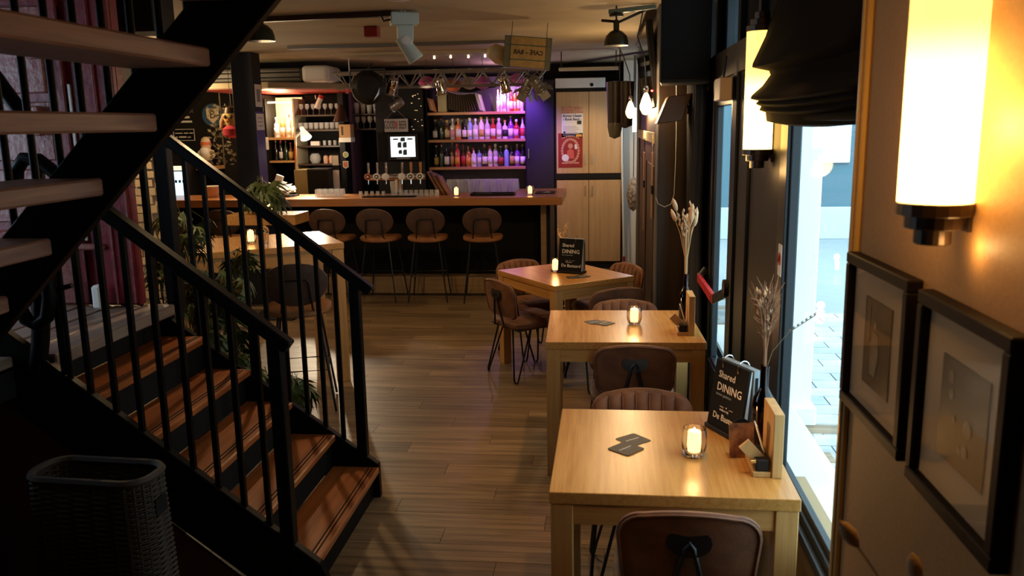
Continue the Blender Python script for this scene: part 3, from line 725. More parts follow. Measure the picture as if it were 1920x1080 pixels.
def grass(loc, label, n, h, spread, kind, lean=(0,0), seed=1, stem_mat=None):
    rnd = random.Random(seed)
    t = thing('dried_grass_bunch', label, 'dried flowers', loc)
    for i in range(n):
        a = rnd.uniform(0, 2*PI); sp = spread*rnd.uniform(0.2, 1); L_ = h*rnd.uniform(0.7, 1.0)
        dx, dy = sp*math.cos(a)+lean[0]*L_, sp*math.sin(a)+lean[1]*L_
        p = [(0.004*math.cos(a), 0.004*math.sin(a), -0.10), (dx*0.12, dy*0.12, L_*0.3), (dx*0.5, dy*0.5, L_*0.7), (dx, dy, L_)]
        B().tube(p, [0.0026,0.0025,0.0022,0.0018], 5).obj('stem', stem_mat or M_dry, t)
        q = Vector(p[-1]); d = (q-Vector(p[-2])).normalized()
        k = kind[i % len(kind)]; b = B()
        M4 = d.to_track_quat('Z','Y').to_matrix().to_4x4()
        if k == 'tail': b.lathe([(0.001,-0.038),(0.010,-0.022),(0.0135,0.0),(0.010,0.024),(0.001,0.042)], 8, tuple(q), M=M4); b.obj('seed_head', M_dry2, t, smooth=True)
        elif k == 'ear':
            for j in range(7):
                c = q - d*(0.012*j); e = M4 @ Vector((math.cos(j*2.4)*0.006, math.sin(j*2.4)*0.006, 0))
                b.lathe([(0.0005,-0.012),(0.0065,0),(0.0005,0.015)], 6, tuple(c+e), M=M4)
            b.obj('seed_head', M_dry2, t, smooth=True)
        elif k == 'wisp':
            for j in range(6):
                e = M4 @ Vector((rnd.uniform(-1,1)*0.03, rnd.uniform(-1,1)*0.03, rnd.uniform(0.02,0.07)))
                c0 = q - d*(0.02*j); b.tube([tuple(c0), tuple(c0+e*0.6), tuple(c0+e)], [0.0014,0.0012,0.0006], 4)
            b.obj('seed_head', stem_mat or M_dry, t)
    return t
grass((0.562, 2.86, 1.045), 'dried reed grass in the wine bottle on the nearest table', 64, 0.265, 0.036, ['wisp','wisp','wisp','ear'], (-0.03,0.0), 3, M_reed)
tw_ = thing('seeded_twig', 'thin dark twig with seeds reaching in front of the window', 'twig', (0.565, 2.86, 1.03))
tp = [(0,0,0),(0.02,0.0,0.07),(0.07,0.0,0.135),(0.155,-0.01,0.20)]
B().tube(tp, 0.0014, 5).obj('stem', M_stem, tw_)
for i in range(14):
    q = Vector(tp[2]).lerp(Vector(tp[3]), i/13); 
    B().lathe([(0.0004,-0.006),(0.0026,0),(0.0004,0.007)], 6, tuple(q+Vector((0.004*(-1)**i,0,0.004))), M=Matrix.Rotation(0.8,4,'Y')).obj('seed', M_stem, tw_)
grass((0.478, 4.74, 1.03), 'tall dried grasses in the bottle on the middle table', 15, 0.40, 0.085, ['tail','ear','tail','ear'], (-0.02,0.0), 8)
grass((-0.30, 6.50, 0.94), 'pale dried sprigs in the small bottle on the angled table', 4, 0.17, 0.06, ['ear'], (0,0), 5)

# upright wooden boards that hold cards
def card_board(loc, rz, label, h=0.215, clip=True):
    t = thing('card_board', label, 'card holder', loc, rz)
    B().box(-0.016, 0.016, -0.065, 0.105, 0, h).obj('board', M_oak, t, bevel=0.002)
    B().box(-0.075, -0.016, -0.058, 0.09, 0, 0.018).obj('foot', M_oak, t, bevel=0.002)
    B().box(-0.066, -0.022, -0.055, 0.08, 0.018, 0.058).obj('tray', M_black, t, bevel=0.004)
    if clip:
        B().lathe([(0.0,-0.01),(0.007,-0.008),(0.008,0.008),(0.0,0.012)], 10, (-0.072,-0.045,0.05), M=Matrix.Rotation(PI/2,4,'Y')).obj('knob', M_chrome, t, smooth=True)
        B().bar((-0.10,-0.02,0.10),(-0.035,-0.02,0.03),0.012,0.04).obj('folded_card', M_oak, t)
        B().bar((-0.028,0.03,0.06),(-0.055,0.03,0.15),0.05,0.003).obj('paper_tag', M_paper, t)
    return t
card_board((0.562, 2.66, 0.75), 0.0, 'upright pale wooden card board at the window edge of the nearest table')
card_board((0.483, 4.50, 0.75), 0.0, 'upright pale wooden card board at the window edge of the middle table', 0.215)
M_pic = mat('amber_print', (0.42,0.17,0.06), 0.35, noise=(26,(0.10,0.035,0.02),4))
t = thing('card_stand', 'small amber picture card in a clear stand on the nearest table', 'card', (0.478, 2.775, 0.75), 0.12)
B().prism([(-0.012,0.0),(-0.008,0.0),(0.010,0.118),(0.006,0.118)], -0.042, 0.042, 'x').obj('picture', M_pic, t)
B().box(-0.046, 0.046, -0.02, 0.03, 0, 0.004).obj('base', M_tglass, t)
B().prism([(-0.03+0.06*i/10*1.0, 0.118+0.016*math.sin(PI*i/10)) for i in range(11)], 0.006, 0.010, 'y').obj('card_top', M_blackmat, t)
# tin pot with a flower head on the tall table
t = thing('tin_pot', 'small shiny tin pot with a pale flower head on the tall bar table', 'pot', (-2.455, 5.90, 1.05))
B().lathe([(0.030,0.0),(0.034,0.003),(0.036,0.075),(0.038,0.078),(0.034,0.078),(0.031,0.006),(0.0,0.006)], 18).obj('pot', M_chrome, t, smooth=True)
b = B()
for i in range(26):
    a = i*2.4; e = math.acos(1-2*(i+0.5)/40); r = 0.034
    q = (r*math.sin(e)*math.cos(a), r*math.sin(e)*math.sin(a), 0.09+r*math.cos(e))
    b.lathe([(0.0005,-0.007),(0.010,0),(0.0005,0.008)], 6, q)
b.obj('flower_head', M_dry2, t, smooth=True)

# ------------------------------------------------------------------ the bar
bar = thing('bar_counter', 'long bar with an orange-brown wooden top and black front', 'bar', (-2.8, 9.4, 0))
def W(b, nm, mm, par, **k): return b.obj(nm, mm, par, world=True, **k)
W(B().box(-5.35, -0.415, 9.03, 9.72, 1.015, 1.10).box(-1.0, -0.415, 9.7201, 10.28, 1.015, 1.10), 'counter_top', M_bartop, bar, bevel=0.004)
W(B().box(-5.3, -0.66, 9.40, 9.46, 0.20, 1.015), 'front_panel', M_blackmat, bar)
W(B().box(-5.3, -0.66, 9.24, 9.46, 0.0, 0.20), 'plinth', M_plinth, bar, bevel=0.004)
W(B().box(-0.66, -0.60, 9.22, 9.30, 0.0, 1.015), 'end_post', M_plinth, bar, bevel=0.003)
W(B().box(-0.66, -0.56, 9.30, 10.2, 0.0, 1.015), 'end_panel', M_black, bar)
for x in (-4.2, -3.0, -1.8): W(B().box(x-0.012, x+0.012, 9.385, 9.40, 0.20, 1.01), 'panel_strip', M_blackmat, bar)
# back counter
bc = thing('back_counter', 'dark back counter behind the bar below the bottle shelves', 'counter', (-2.7, 11.0, 0))
W(B().box(-4.6, -0.97, 10.65, 11.0, 0.95, 1.0), 'worktop', M_alu, bc, bevel=0.003)
W(B().box(-4.55, -1.0, 10.75, 11.0, 0.0, 0.95), 'body', M_black, bc)

# tall black cabinet washed by the violet light
t = thing('tall_cabinet', 'tall black cabinet between bottle shelves and maple wardrobe', 'cabinet', (-0.77, 11.2, 0))
W(B().box(-0.955, -0.595, 10.93, 11.48, 0, 2.42), 'body', mat('black_satin', (0.018,0.014,0.026), 0.5, spec=0.3), t, bevel=0.003)
dr = W(B().box(-0.95, -0.60, 10.905, 10.93, 0.06, 2.40), 'door', bpy.data.materials['black_satin'], t, bevel=0.003)
W(B().box(-0.93, -0.918, 10.88, 10.905, 1.44, 1.56), 'handle', M_steel, dr, bevel=0.003)

# maple wardrobe
t = thing('wardrobe', 'maple-veneered four-door cupboard at the far right end of the room', 'cupboard', (-0.155, 11.2, 0))
W(B().box(-0.588, 0.272, 10.93, 11.48, 0, 2.31).box(-0.588, -0.572, 10.91, 10.93, 0, 2.31).box(0.256, 0.272, 10.90, 10.93, 0, 2.31).box(-0.588, 0.272, 10.90, 10.93, 1.165, 1.235), 'body', M_black, t, bevel=0.003)
for z0, z1, hz in ((1.24, 2.262, 1.42), (0.10, 1.155, 1.02)):
    for x0, x1, hx in ((-0.568, -0.160, -0.20), (-0.154, 0.252, -0.112)):
        d_ = W(B().box(x0, x1, 10.905, 10.93, z0, z1), 'door', M_maple, t, bevel=0.003)
        W(B().tube([(hx,10.905,hz-0.06),(hx,10.885,hz-0.06),(hx,10.885,hz+0.06),(hx,10.905,hz+0.06)], 0.006, 8), 'handle', M_steel, d_, smooth=True)
t = thing('white_box', 'long white box on top of the maple cupboard', 'box', (-0.265, 11.1, 2.31))
W(B().box(-0.58, 0.05, 10.92, 11.3, 2.31, 2.432), 'body', M_white, t, bevel=0.006)
W(B().lathe([(0.0,0),(0.022,0.0),(0.022,0.004),(0,0.004)], 14, (-0.12,10.918,2.345), M=Matrix.Rotation(PI/2,4,'X')), 'cable_hole', M_blackmat, t)
# posters on the cupboard
M_rust = mat('rust_print', (0.42,0.13,0.06), 0.6, noise=(30,(0.55,0.35,0.25),4))
M_post = mat('poster_paper', (0.78,0.77,0.80), 0.6)
M_navy = mat('navy_print', (0.05,0.05,0.20), 0.6); M_posr = mat('poster_red', (0.31,0.014,0.014), 0.6, noise=(10,(0.25,0.01,0.01),3))
M_pink = mat('salmon_print', (0.60,0.26,0.19), 0.6)
t = thing('band_poster', 'white and rust concert poster reading Arrow Classic Rock Band on the cupboard', 'poster', (-0.365, 10.905, 1.88))
B().box(-0.135, 0.135, -0.003, 0, -0.185, 0.20).obj('sheet', M_post, t)
B().box(-0.135, 0.135, -0.005, -0.003, 0.115, 0.20).obj('rust_band', M_rust, t)
B().box(-0.12, 0.03, -0.006, -0.005, 0.165, 0.180).obj('rule', M_pink, t); B().box(-0.12, -0.03, -0.006, -0.005, 0.135, 0.148).obj('rule', M_pink, t)
text('Arrow Classic', 0.042, M_navy, t, (0, -0.0045, 0.085), (PI/2,0,0), bold=0.0016); text('- Rock Band -', 0.042, M_navy, t, (0, -0.0045, 0.043), (PI/2,0,0), bold=0.0016)
B().box(0.06, 0.115, -0.005, -0.003, -0.02, 0.025).obj('photo', M_blackprint, t)
for i in range(7): B().box(-0.12, 0.05+0.02*(i%3), -0.0045, -0.003, -0.05-i*0.018, -0.044-i*0.018).obj('text_line', mat('grey_print',(0.35,0.33,0.40),0.6) if i == 0 else bpy.data.materials['grey_print'], t)
for x, z, mm in ((-0.10,-0.12,M_blackprint),(0.02,-0.155,M_navy)):
    B().lathe([(0,0),(0.014,0),(0.014,0.002),(0,0.002)], 12, (x,-0.003,z), M=Matrix.Rotation(PI/2,4,'X')).obj('logo_disc', mm, t)
B().box(0.05, 0.12, -0.005, -0.003, -0.175, -0.145).obj('logo_block', mat('orange_print',(0.75,0.35,0.05),0.6), t)
t = thing('red_poster', 'red poster with a pale ornate oval and figure on the cupboard door', 'poster', (-0.39, 10.905, 1.53))
B().box(-0.155, 0.155, -0.003, 0, -0.215, 0.22).obj('sheet', M_posr, t)
b = B()
for i in range(26):
    a = 2*PI*i/26; c = (0.105*math.cos(a), -0.0045, 0.0+0.145*math.sin(a))
    b.lathe([(0,-0.001),(0.017,-0.001),(0.017,0.001),(0,0.001)], 8, c, M=Matrix.Rotation(PI/2,4,'X'))
b.obj('oval_wreath', M_pink, t)
B().prism([(-0.05,-0.10),(0.05,-0.10),(0.04,0.0),(0.0,0.03),(-0.04,0.0)], -0.0045, -0.003, 'y').obj('figure_body', mat('deep_red_print',(0.60,0.10,0.08),0.6), t)
B().lathe([(0,0),(0.032,0),(0.032,0.002),(0,0.002)], 12, (0,-0.003,0.06), M=Matrix.Rotation(PI/2,4,'X')).obj('figure_head', M_pink, t)
B().lathe([(0,0),(0.045,0),(0.045,0.003),(0,0.003)], 18, (-0.065,-0.003,-0.09), M=Matrix.Rotation(PI/2,4,'X')).obj('round_badge', M_post, t)
for i, (x0, x1) in enumerate(((-0.11,-0.03),(-0.02,0.03),(0.04,0.11))): B().box(x0, x1, -0.0045, -0.003, -0.165, -0.145).obj('ornament', M_pink, t)
B().box(0.055, 0.085, -0.0045, -0.003, 0.02, 0.08).obj('glass_print', M_post, t)
for i in range(9):
    u = (i-4)/4; B().box(-0.009+u*0.10, 0.009+u*0.10, -0.0045, -0.003, 0.172-0.02*u*u, 0.188-0.02*u*u).obj('arched_letter', M_pink, t)

# ------------------------------------------------------------------ bottle shelves
bs = thing('bottle_shelves', 'three long wooden bottle shelves behind the bar', 'shelf', (-1.6, 11.25, 0))
SH = (1.335, 1.69, 2.04)
for z in SH: W(B().box(-2.25, -0.97, 11.0, 11.40, z-0.035, z), 'shelf', M_shelf, bs, bevel=0.003)
W(B().box(-2.27, -0.96, 11.40, 11.48, 1.0, 2.5), 'back_panel', mat('dark_violet_back', (0.06,0.045,0.07), 0.35), bs)
W(B().box(-2.27, -2.25, 11.0, 11.40, 1.0, 2.5).box(-0.975, -0.96, 11.0, 11.40, 1.0, 2.5), 'side_panel', M_dark, bs)

def prof(kind):
    return {
     'wine': [(0.0,0.004),(0.036,0.0),(0.038,0.01),(0.038,0.17),(0.030,0.20),(0.014,0.225),(0.013,0.285),(0.0155,0.287),(0.0155,0.30),(0.0,0.301)],
     'round': [(0.0,0.004),(0.036,0.0),(0.041,0.02),(0.045,0.08),(0.041,0.14),(0.024,0.18),(0.014,0.20),(0.013,0.25),(0.017,0.252),(0.017,0.275),(0.0,0.277)],
     'square': [(0.0,0.003),(0.040,0.0),(0.042,0.008),(0.042,0.165),(0.036,0.185),(0.015,0.20),(0.014,0.24),(0.019,0.242),(0.019,0.275),(0.0,0.277)],
     'tall': [(0.0,0.003),(0.031,0.0),(0.033,0.01),(0.033,0.20),(0.026,0.23),(0.0145,0.245),(0.0145,0.27),(0.018,0.272),(0.018,0.31),(0.0,0.312)],
     'vase': [(0.0,0.003),(0.034,0.0),(0.040,0.03),(0.034,0.12),(0.040,0.17),(0.022,0.215),(0.018,0.24),(0.021,0.242),(0.021,0.275),(0.0,0.277)]}[kind]
BC = {'clear glass': (0.55,0.52,0.56), 'dark green': (0.012,0.03,0.016), 'black': (0.012,0.010,0.012), 'amber': (0.38,0.12,0.025), 'red': (0.42,0.03,0.03), 'orange': (0.62,0.18,0.04), 'pale blue': (0.30,0.42,0.70), 'white': (0.75,0.72,0.74), 'brown': (0.10,0.04,0.02), 'purple': (0.22,0.06,0.30)}
BM = {k: mat('bottle_'+k.replace(' ', '_'), v, 0.12, spec=0.8) for k, v in BC.items()}
LC = {'white': (0.82,0.80,0.78), 'cream': (0.72,0.60,0.40), 'red': (0.5,0.04,0.04), 'gold': (0.55,0.38,0.10), 'black': (0.02,0.02,0.02), 'pink': (0.75,0.35,0.55), 'orange': (0.75,0.33,0.06)}
LM = {k: mat('label_'+k, v, 0.55) for k, v in LC.items()}
proto_b = {}
def bottle(kind, col, lab, x, y, z, label, group, rz):
    key = (kind, col, lab)
    if key not in proto_b:
        t = thing('bottle', 'x', 'bottle', (0,0,0)); p = prof(kind)
        B().lathe(p[:-3], 14).obj('glass_body', BM[col], t, smooth=True)
        B().lathe([(p[-3][0]*0.98, p[-3][1]), (p[-3][0], p[-3][1]+0.001), (p[-2][0], p[-2][1]), (0.0, p[-1][1])], 12).obj('cap', LM[random.choice(['black','gold','red','white'])], t, smooth=True)
        r = max(q[0] for q in p[1:4])+0.0012
        if lab: B().lathe([(r,0.035),(r,0.135)], 10, a0=-PI/2-1.1, a1=-PI/2+1.1).obj('label', LM[lab], t, smooth=True, solid=0.0008)
        proto_b[key] = t; o = t
    else: o = copy_tree(proto_b[key])
    place(o, (x, y, z), rz, label, group); return o
rb = random.Random(5)
rowdef = [(2, 'top', -1.335, -1.02, 8, 1.0), (1, 'middle', -2.17, -1.02, 16, 1.0), (0, 'bottom', -2.17, -1.02, 17, 1.0)]
seqs = {
 'top': [('vase','clear glass','white'),('tall','clear glass','white'),('square','white','pink'),('round','clear glass','white'),('square','red','white'),('tall','orange','cream'),('wine','amber','white'),('square','clear glass','cream')],
 'middle': [('wine','black','white'),('wine','dark green',None),('square','brown','cream'),('square','clear glass','pink'),('square','orange','white'),('round','black','white'),('tall','pale blue','white'),('square','clear glass','white'),('tall','white','gold'),('wine','clear glass','white'),('square','red','white'),('tall','clear glass','white'),('square','white','black'),('wine','purple','white'),('square','red','pink'),('round','clear glass','red')],
 'bottom': [('wine','black','gold'),('wine','dark green',None),('round','black','white'),('wine','brown','gold'),('tall','red','orange'),('round','brown','red'),('wine','amber','orange'),('square','white','white'),('square','pale blue','white'),('wine','black','white'),('vase','white','white'),('tall','clear glass','white'),('wine','dark green','red'),('tall','pale blue',None),('square','black','gold'),('wine','purple','white'),('wine','black','white')]}
for k, nm, x0, x1, n_, s_ in rowdef:
    for i in range(n_):
        kind, col, lab = seqs[nm][i]
        x = x0+(x1-x0)*i/(n_-1)
        o = bottle(kind, col, lab, x, 11.085+rb.uniform(0,0.04), SH[k]+0.0002, '%s bottle from the left on the %s bottle shelf, %s%s' % (ORD[i], nm, col, ' with %s label' % lab if lab else ' without label'), 'bottles on the shelves behind the bar', rb.uniform(-0.3,0.3))
        q_ = {'square':0.89,'round':0.83,'wine':0.97,'tall':1.08,'vase':0.93}[kind]*(1.0 if nm == 'middle' else 0.95)*(0.62/0.95 if nm == 'top' else 1); o.scale = (q_, q_, rb.uniform(0.86,1.04))

# ------------------------------------------------------------------ drinking glasses
def gl(kind):
    if kind == 'beer': return [(0.0,0.012),(0.024,0.010),(0.027,0.0),(0.030,0.004),(0.040,0.12),(0.0395,0.15),(0.037,0.15),(0.0375,0.12),(0.026,0.018),(0.0,0.018)]
    if kind == 'tumbler': return [(0.0,0.0),(0.030,0.0),(0.033,0.09),(0.031,0.09),(0.0285,0.010),(0.0,0.010)]
    if kind == 'stem': return [(0.0,0.003),(0.032,0.0),(0.030,0.004),(0.005,0.010),(0.004,0.07),(0.022,0.085),(0.036,0.12),(0.033,0.165),(0.031,0.165),(0.034,0.12),(0.020,0.09),(0.0,0.084)]
M_gl = mat('glassware', (0.82,0.84,0.86), 0.06, spec=0.7)
M_gl.node_tree.nodes['Principled BSDF'].inputs['Alpha'].default_value = 0.28
gproto = {}
def drink(kind, x, y, z, label, group, flip=False, s=1.0):
    if kind not in gproto:
        o = B().lathe(gl(kind), 14).obj('drinking_glass', M_gl, smooth=True); gproto[kind] = o
    else:
        o = gproto[kind].copy(); COL.objects.link(o)
    h = max(q[1] for q in gl(kind))*s
    o.location = (x, y, z+(h if flip else 0)); o.rotation_euler = (PI if flip else 0, 0, 0); o.scale = (s, s, s)
    tag(o, label, 'glass', group); return o
for i in range(13):
    drink('beer', -1.95+0.072*i+0.0, 10.80+(0.03 if i%2 else 0), 1.0002, '%s tall glass from the left in the row on the back counter under the bottles' % ORD[i], 'glasses on the back counter', flip=(i%3==0), s=1.25)
for i in range(8):
    drink('tumbler', -2.235+0.058*i, 9.31, 1.1002, '%s upturned small glass from the left on the bar right of the beer tower' % ORD[i], 'upturned glasses on the bar', True, 0.80)
for i in range(5):
    drink('tumbler', -2.715+0.066*i, 9.36, 1.1002, '%s small glass from the left on the bar left of the beer tower' % ORD[i], 'small glasses on the bar', False, 0.62)
for j in range(2):
    for i in range(5):
        drink('tumbler', -3.21+0.068*i, 9.33+0.07*j, 1.1002, '%s upturned glass from the left in the %s row beside the papers on the bar' % (ORD[i], ('front','rear')[j]), 'upturned glasses beside the papers', True, 0.95)
drink('beer', -2.31, 9.30, 1.1002, 'tall empty glass standing below the middle of the beer tower', None, False, 1.15)

# beer tower with six taps
M_tapd = mat('tap_badge_white', (0.82,0.80,0.76), 0.4); M_tapr = mat('tap_badge_red', (0.45,0.10,0.04), 0.4)
t = thing('beer_tower', 'chrome beer tower with six taps on the bar', 'beer tap', (-2.29, 9.50, 1.10))
W(B().tube([(-2.648, 9.500, 1.302), (-1.988, 9.500, 1.307)], 0.036, 12), 'header_tube', M_chrome, t, smooth=True)
W(B().lathe([(0.07,1.10),(0.07,1.115),(0.045,1.13),(0.042,1.26),(0.05,1.30),(0.0,1.33)], 16, (-2.31,9.52,0)), 'column', M_chrome, t, smooth=True)
for px, lab in ((690,'r'),(707,'g'),(724,'w'),(755,'w'),(772,'g'),(790,'g')):
    c = Vector((-2.303 + (px-744)*0.00600, 9.42, 1.318))
    tp_ = W(B().tube([tuple(c), tuple(c+Vector((0,-0.03,-0.03))), tuple(c+Vector((0,-0.03,-0.085)))], 0.009, 8), 'tap', M_chrome, t, smooth=True)
    W(B().lathe([(0.010,0.03),(0.013,0.06),(0.016,0.155),(0.0,0.16)], 10, tuple(c)), 'tap_handle', M_chrome if px != 790 and px != 772 else M_bartop, tp_, smooth=True)
    W(B().lathe([(0.0,-0.006),(0.036,-0.006),(0.038,0.0),(0.0,0.006)], 18, tuple(c+Vector((0,-0.048,0.0))), M=Matrix.Rotation(PI/2,4,'X') @ Matrix.Scale(1.15,4,(1,0,0))), 'badge', M_tapr if lab == 'r' else M_tapd, tp_)
    if lab != 'w':
        W(B().lathe([(0.0,0.0),(0.024,0.0),(0.024,0.003),(0.0,0.003)], 14, tuple(c+Vector((0,-0.0545,0.0))), M=Matrix.Rotation(PI/2,4,'X')), 'badge_emblem', M_blackprint, tp_)
        W(B().prism([(c.x-0.016,c.z-0.009),(c.x+0.016,c.z-0.009),(c.x+0.005,c.z+0.013),(c.x-0.005,c.z+0.011)], c.y-0.062, c.y-0.058, 'y'), 'badge_mark', M_tapd, tp_)
t = thing('drip_mat', 'black rubber drip mat on the bar below the beer tower', 'mat', (-2.35, 9.23, 1.1)); B().box(-0.30,0.30,-0.06,0.05,0,0.012).obj('mat', M_blackmat, t, bevel=0.003); B().box(-0.28,0.28,-0.045,0.035,0.012,0.014).obj('ribs', M_black, t)
t = thing('black_tray', 'black tray with cutlery lying on the bar at the right', 'tray', (-1.20, 9.36, 1.1)); B().box(-0.24,0.24,-0.09,0.09,0,0.010).obj('base', M_black, t, bevel=0.003)
B().box(-0.24,0.24,-0.095,-0.085,0,0.028).box(-0.24,0.24,0.085,0.095,0,0.028).box(-0.245,-0.235,-0.09,0.09,0,0.028).box(0.235,0.245,-0.09,0.09,0,0.028).obj('rim', M_black, t)
for i in range(4): B().tube([(-0.20,-0.05+i*0.03,0.016),(-0.02,-0.055+i*0.03,0.018)], 0.004, 6).obj('cutlery', M_steel, t)
t = thing('bar_mat', 'dark bar mat with a small pale mark at the right end of the bar', 'mat', (-0.62, 9.62, 1.1)); B().box(-0.12,0.10,-0.16,0.16,0,0.008).obj('mat', M_blackmat, t, bevel=0.002); B().prism([(-0.04,-0.03),(0.05,-0.02),(0.02,0.05)], 0.008, 0.0095, 'z').obj('mark', M_letter, t)
t = thing('leaning_menus', 'stack of brown menu folders leaning beside the taps', 'menu', (-1.86, 9.52, 1.1))
for i in range(5): B().prism([(-0.10+i*0.03,0.26-i*0.015),(-0.08+i*0.03,0.27-i*0.015),(0.06+i*0.024,0.0),(0.04+i*0.024,0.0)], -0.10, 0.10, 'y').obj('folder', M_brown_shade if i % 2 else M_leather, t)
# paperwork pile under the white lamp
t = thing('paper_pile', 'untidy pile of white papers on the left part of the bar', 'papers', (-3.78, 9.45, 1.1)); rp = random.Random(4)
B().box(-0.33,0.27,-0.13,0.12,0,0.012).obj('tray', M_blackmat, t, bevel=0.003)
for i in range(14):
    cx, cy_, cz = rp.uniform(-0.2,0.2), rp.uniform(-0.07,0.05), 0.045+i*0.0075; a = rp.uniform(-0.7,0.7); w_ = rp.uniform(0.08,0.14)
    Mx = Matrix.Translation((cx*(1-i*0.03), cy_, cz)) @ Matrix.Rotation(a,4,'Z') @ Matrix.Rotation(rp.uniform(0.05,0.55),4,'X') @ Matrix.Rotation(rp.uniform(-0.3,0.3),4,'Y')
    B().box(-w_,w_,-0.055,0.055,-0.002,0.002).xform(Mx).obj('sheet', M_paper, t)
B().box(-0.03,0.05,-0.02,0.02,0.14,0.26).xform(Matrix.Rotation(0.35,4,'Y')).obj('card', M_paper, t)

# ------------------------------------------------------------------ panel with screen, beer sign
AV = thing('media_panel', 'black equipment panel with small lights between glass rack and bottle shelves', 'panel', (-2.58, 11.0, 0))
W(B().box(-2.92, -2.29, 10.93, 11.48, 1.0, 2.42), 'body', M_black, AV)
W(B().box(-2.90, -2.30, 10.918, 10.93, 1.42, 1.80), 'fascia', M_blackmat, AV)
for i in range(16):
    px, pz = random.uniform(-2.45,-2.31), random.uniform(1.82,2.3)
    W(B().box(px, px+random.uniform(0.006,0.02), 10.918, 10.93, pz, pz+0.007), 'indicator', emis('indicator_warm',(1.0,0.70,0.35),0.8) if i == 0 else bpy.data.materials['indicator_warm'], AV)
t = thing('order_screen', 'lit white order screen with dark icons behind the bar', 'screen', (-2.565, 10.915, 1.61))
B().box(-0.20, 0.20, -0.02, 0, -0.17, 0.165).obj('housing', M_black, t, bevel=0.004)
B().box(-0.163, 0.163, -0.022, -0.02, -0.13, 0.13).obj('display', emis('screen_white',(0.80,0.90,0.96),1.15), t)
M_icon = mat('icon_print', (0.03,0.07,0.09), 0.6)
for x, z, w_, h_ in ((-0.13,0.09,0.07,0.018),(-0.03,0.07,0.06,0.05),(0.06,0.09,0.07,0.018),(-0.07,-0.01,0.05,0.07),(0.0,-0.01,0.05,0.07),(-0.06,-0.09,0.045,0.05),(0.0,-0.105,0.05,0.07)):
    B().prism([(x,z),(x+w_,z),(x+w_,z+h_),(x+0.012,z+h_),(x,z+h_*0.7)], -0.0235, -0.022, 'y').obj('icon', M_icon, t)
B().box(-0.09, 0.09, -0.024, -0.018, -0.155, -0.145).obj('status_bar', M_alu, t)
t = thing('beer_sign', 'grey hanging sign reading GOOD BEER above the screen', 'sign', (-2.633, 10.86, 1.886))
B().box(-0.155, 0.155, -0.008, 0.008, -0.083, 0.083).obj('plate', mat('sign_plate',(0.42,0.40,0.40),0.45), t, bevel=0.004)
text('GOOD', 0.105, M_blackprint, t, (-0.085, -0.009, 0), (PI/2,0,0), bold=0.001).scale = (0.44,1.35,1)
text('BEER', 0.105, M_blackprint, t, (0.088, -0.009, 0), (PI/2,0,0), bold=0.001).scale = (0.44,1.35,1)
B().prism([(-0.013,-0.045),(0.013,-0.045),(0.018,0.05),(-0.018,0.05)], -0.010, -0.008, 'y').obj('glass_emblem', mat('sign_red',(0.40,0.12,0.10),0.5), t)
B().tube([(-0.13,0,0.083),(-0.02,0.0,0.19),(0.02,0,0.19),(0.13,0,0.083)], 0.003, 5).obj('hanger', M_alu, t)

# rack of glasses left of the panel
t = thing('glass_rack', 'dark rack with glasses left of the beer sign', 'rack', (-3.1, 11.1, 0))
zr = (2.043, 1.851)
for z in zr: W(B().box(-3.24, -2.93, 10.98, 11.3, z-0.02, z), 'shelf', M_darkwood, t)
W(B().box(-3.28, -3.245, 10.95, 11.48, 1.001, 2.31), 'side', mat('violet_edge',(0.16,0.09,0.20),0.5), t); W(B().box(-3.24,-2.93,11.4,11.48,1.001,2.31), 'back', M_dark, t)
for i in range(4):
    drink('beer', -3.20+0.085*i, 11.05, zr[0]+0.0002, '%s beer glass from the left on the upper shelf of the dark rack' % ORD[i], 'glasses in the dark rack', False, 0.95)
    drink('stem', -3.20+0.085*i, 11.05, zr[1]+0.0002, '%s wine glass from the left on the lower shelf of the dark rack' % ORD[i], 'glasses in the dark rack', False, 0.95)

# ------------------------------------------------------------------ left part of the back bar
LB = thing('left_back_shelves', 'left back-bar shelving with glassware under the soffit', 'shelf', (-3.8, 11.0, 0))
zs = [2.038, 1.849, 1.644, 1.410]
for z in zs: W(B().box(-3.95, -3.34, 10.78, 11.2, z-0.022, z), 'shelf', M_darkwood, LB, bevel=0.002)
W(B().box(-3.97, -3.95, 10.76, 11.25, 1.0, 2.25), 'divider', M_cream, LB); W(B().box(-3.95,-3.34,11.2,11.25,1.0,2.3), 'back_board', M_dark, LB)
W(B().box(-3.36, -3.29, 10.74, 11.25, 1.0, 2.30), 'column', M_black, LB)
nz0, nz1 = 1.755, 2.176
W(B().box(-4.34, -3.97, 11.15, 11.2, nz0, nz1+0.1), 'niche_back', M_cream, LB)
W(B().box(-4.34, -3.97, 10.80, 11.2, nz0-0.03, nz0), 'niche_shelf', M_oak, LB); W(B().box(-4.36,-4.34,10.78,11.2,1.0,2.25), 'niche_side', M_dark, LB)
W(B().box(-4.33, -3.98, 10.84, 10.88, nz1+0.02, nz1+0.04), 'lamp_strip', M_warmglow, LB)
W(B().box(-4.60,-4.36,10.74,11.25,1.001,2.3), 'side_cabinet', M_black, LB)
for i in range(4):
    bottle(['square','wine','tall','round'][i], ['clear glass','amber','white','amber'][i], ['white','cream','white','white'][i], -4.27+0.085*i, 10.95, nz0+0.0002, '%s bottle from the left in the brightly lit niche' % ORD[i], 'bottles in the lit niche', 0.1*i).scale = (0.85,0.85,0.95)
for i in range(5):
    bottle(['wine','tall','wine','round','wine'][i], ['black','black','dark green','brown','red'][i], [None,'white',None,'gold',None][i], -4.28+0.068*i, 10.9, 1.455, '%s dark bottle from the left below the lit niche' % ORD[i], 'dark bottles below the niche', 0.1*i).scale = (0.8,0.8,0.85)
W(B().box(-4.34, -3.97, 10.80, 11.2, 1.43, 1.455), 'niche_shelf', M_oak, LB)
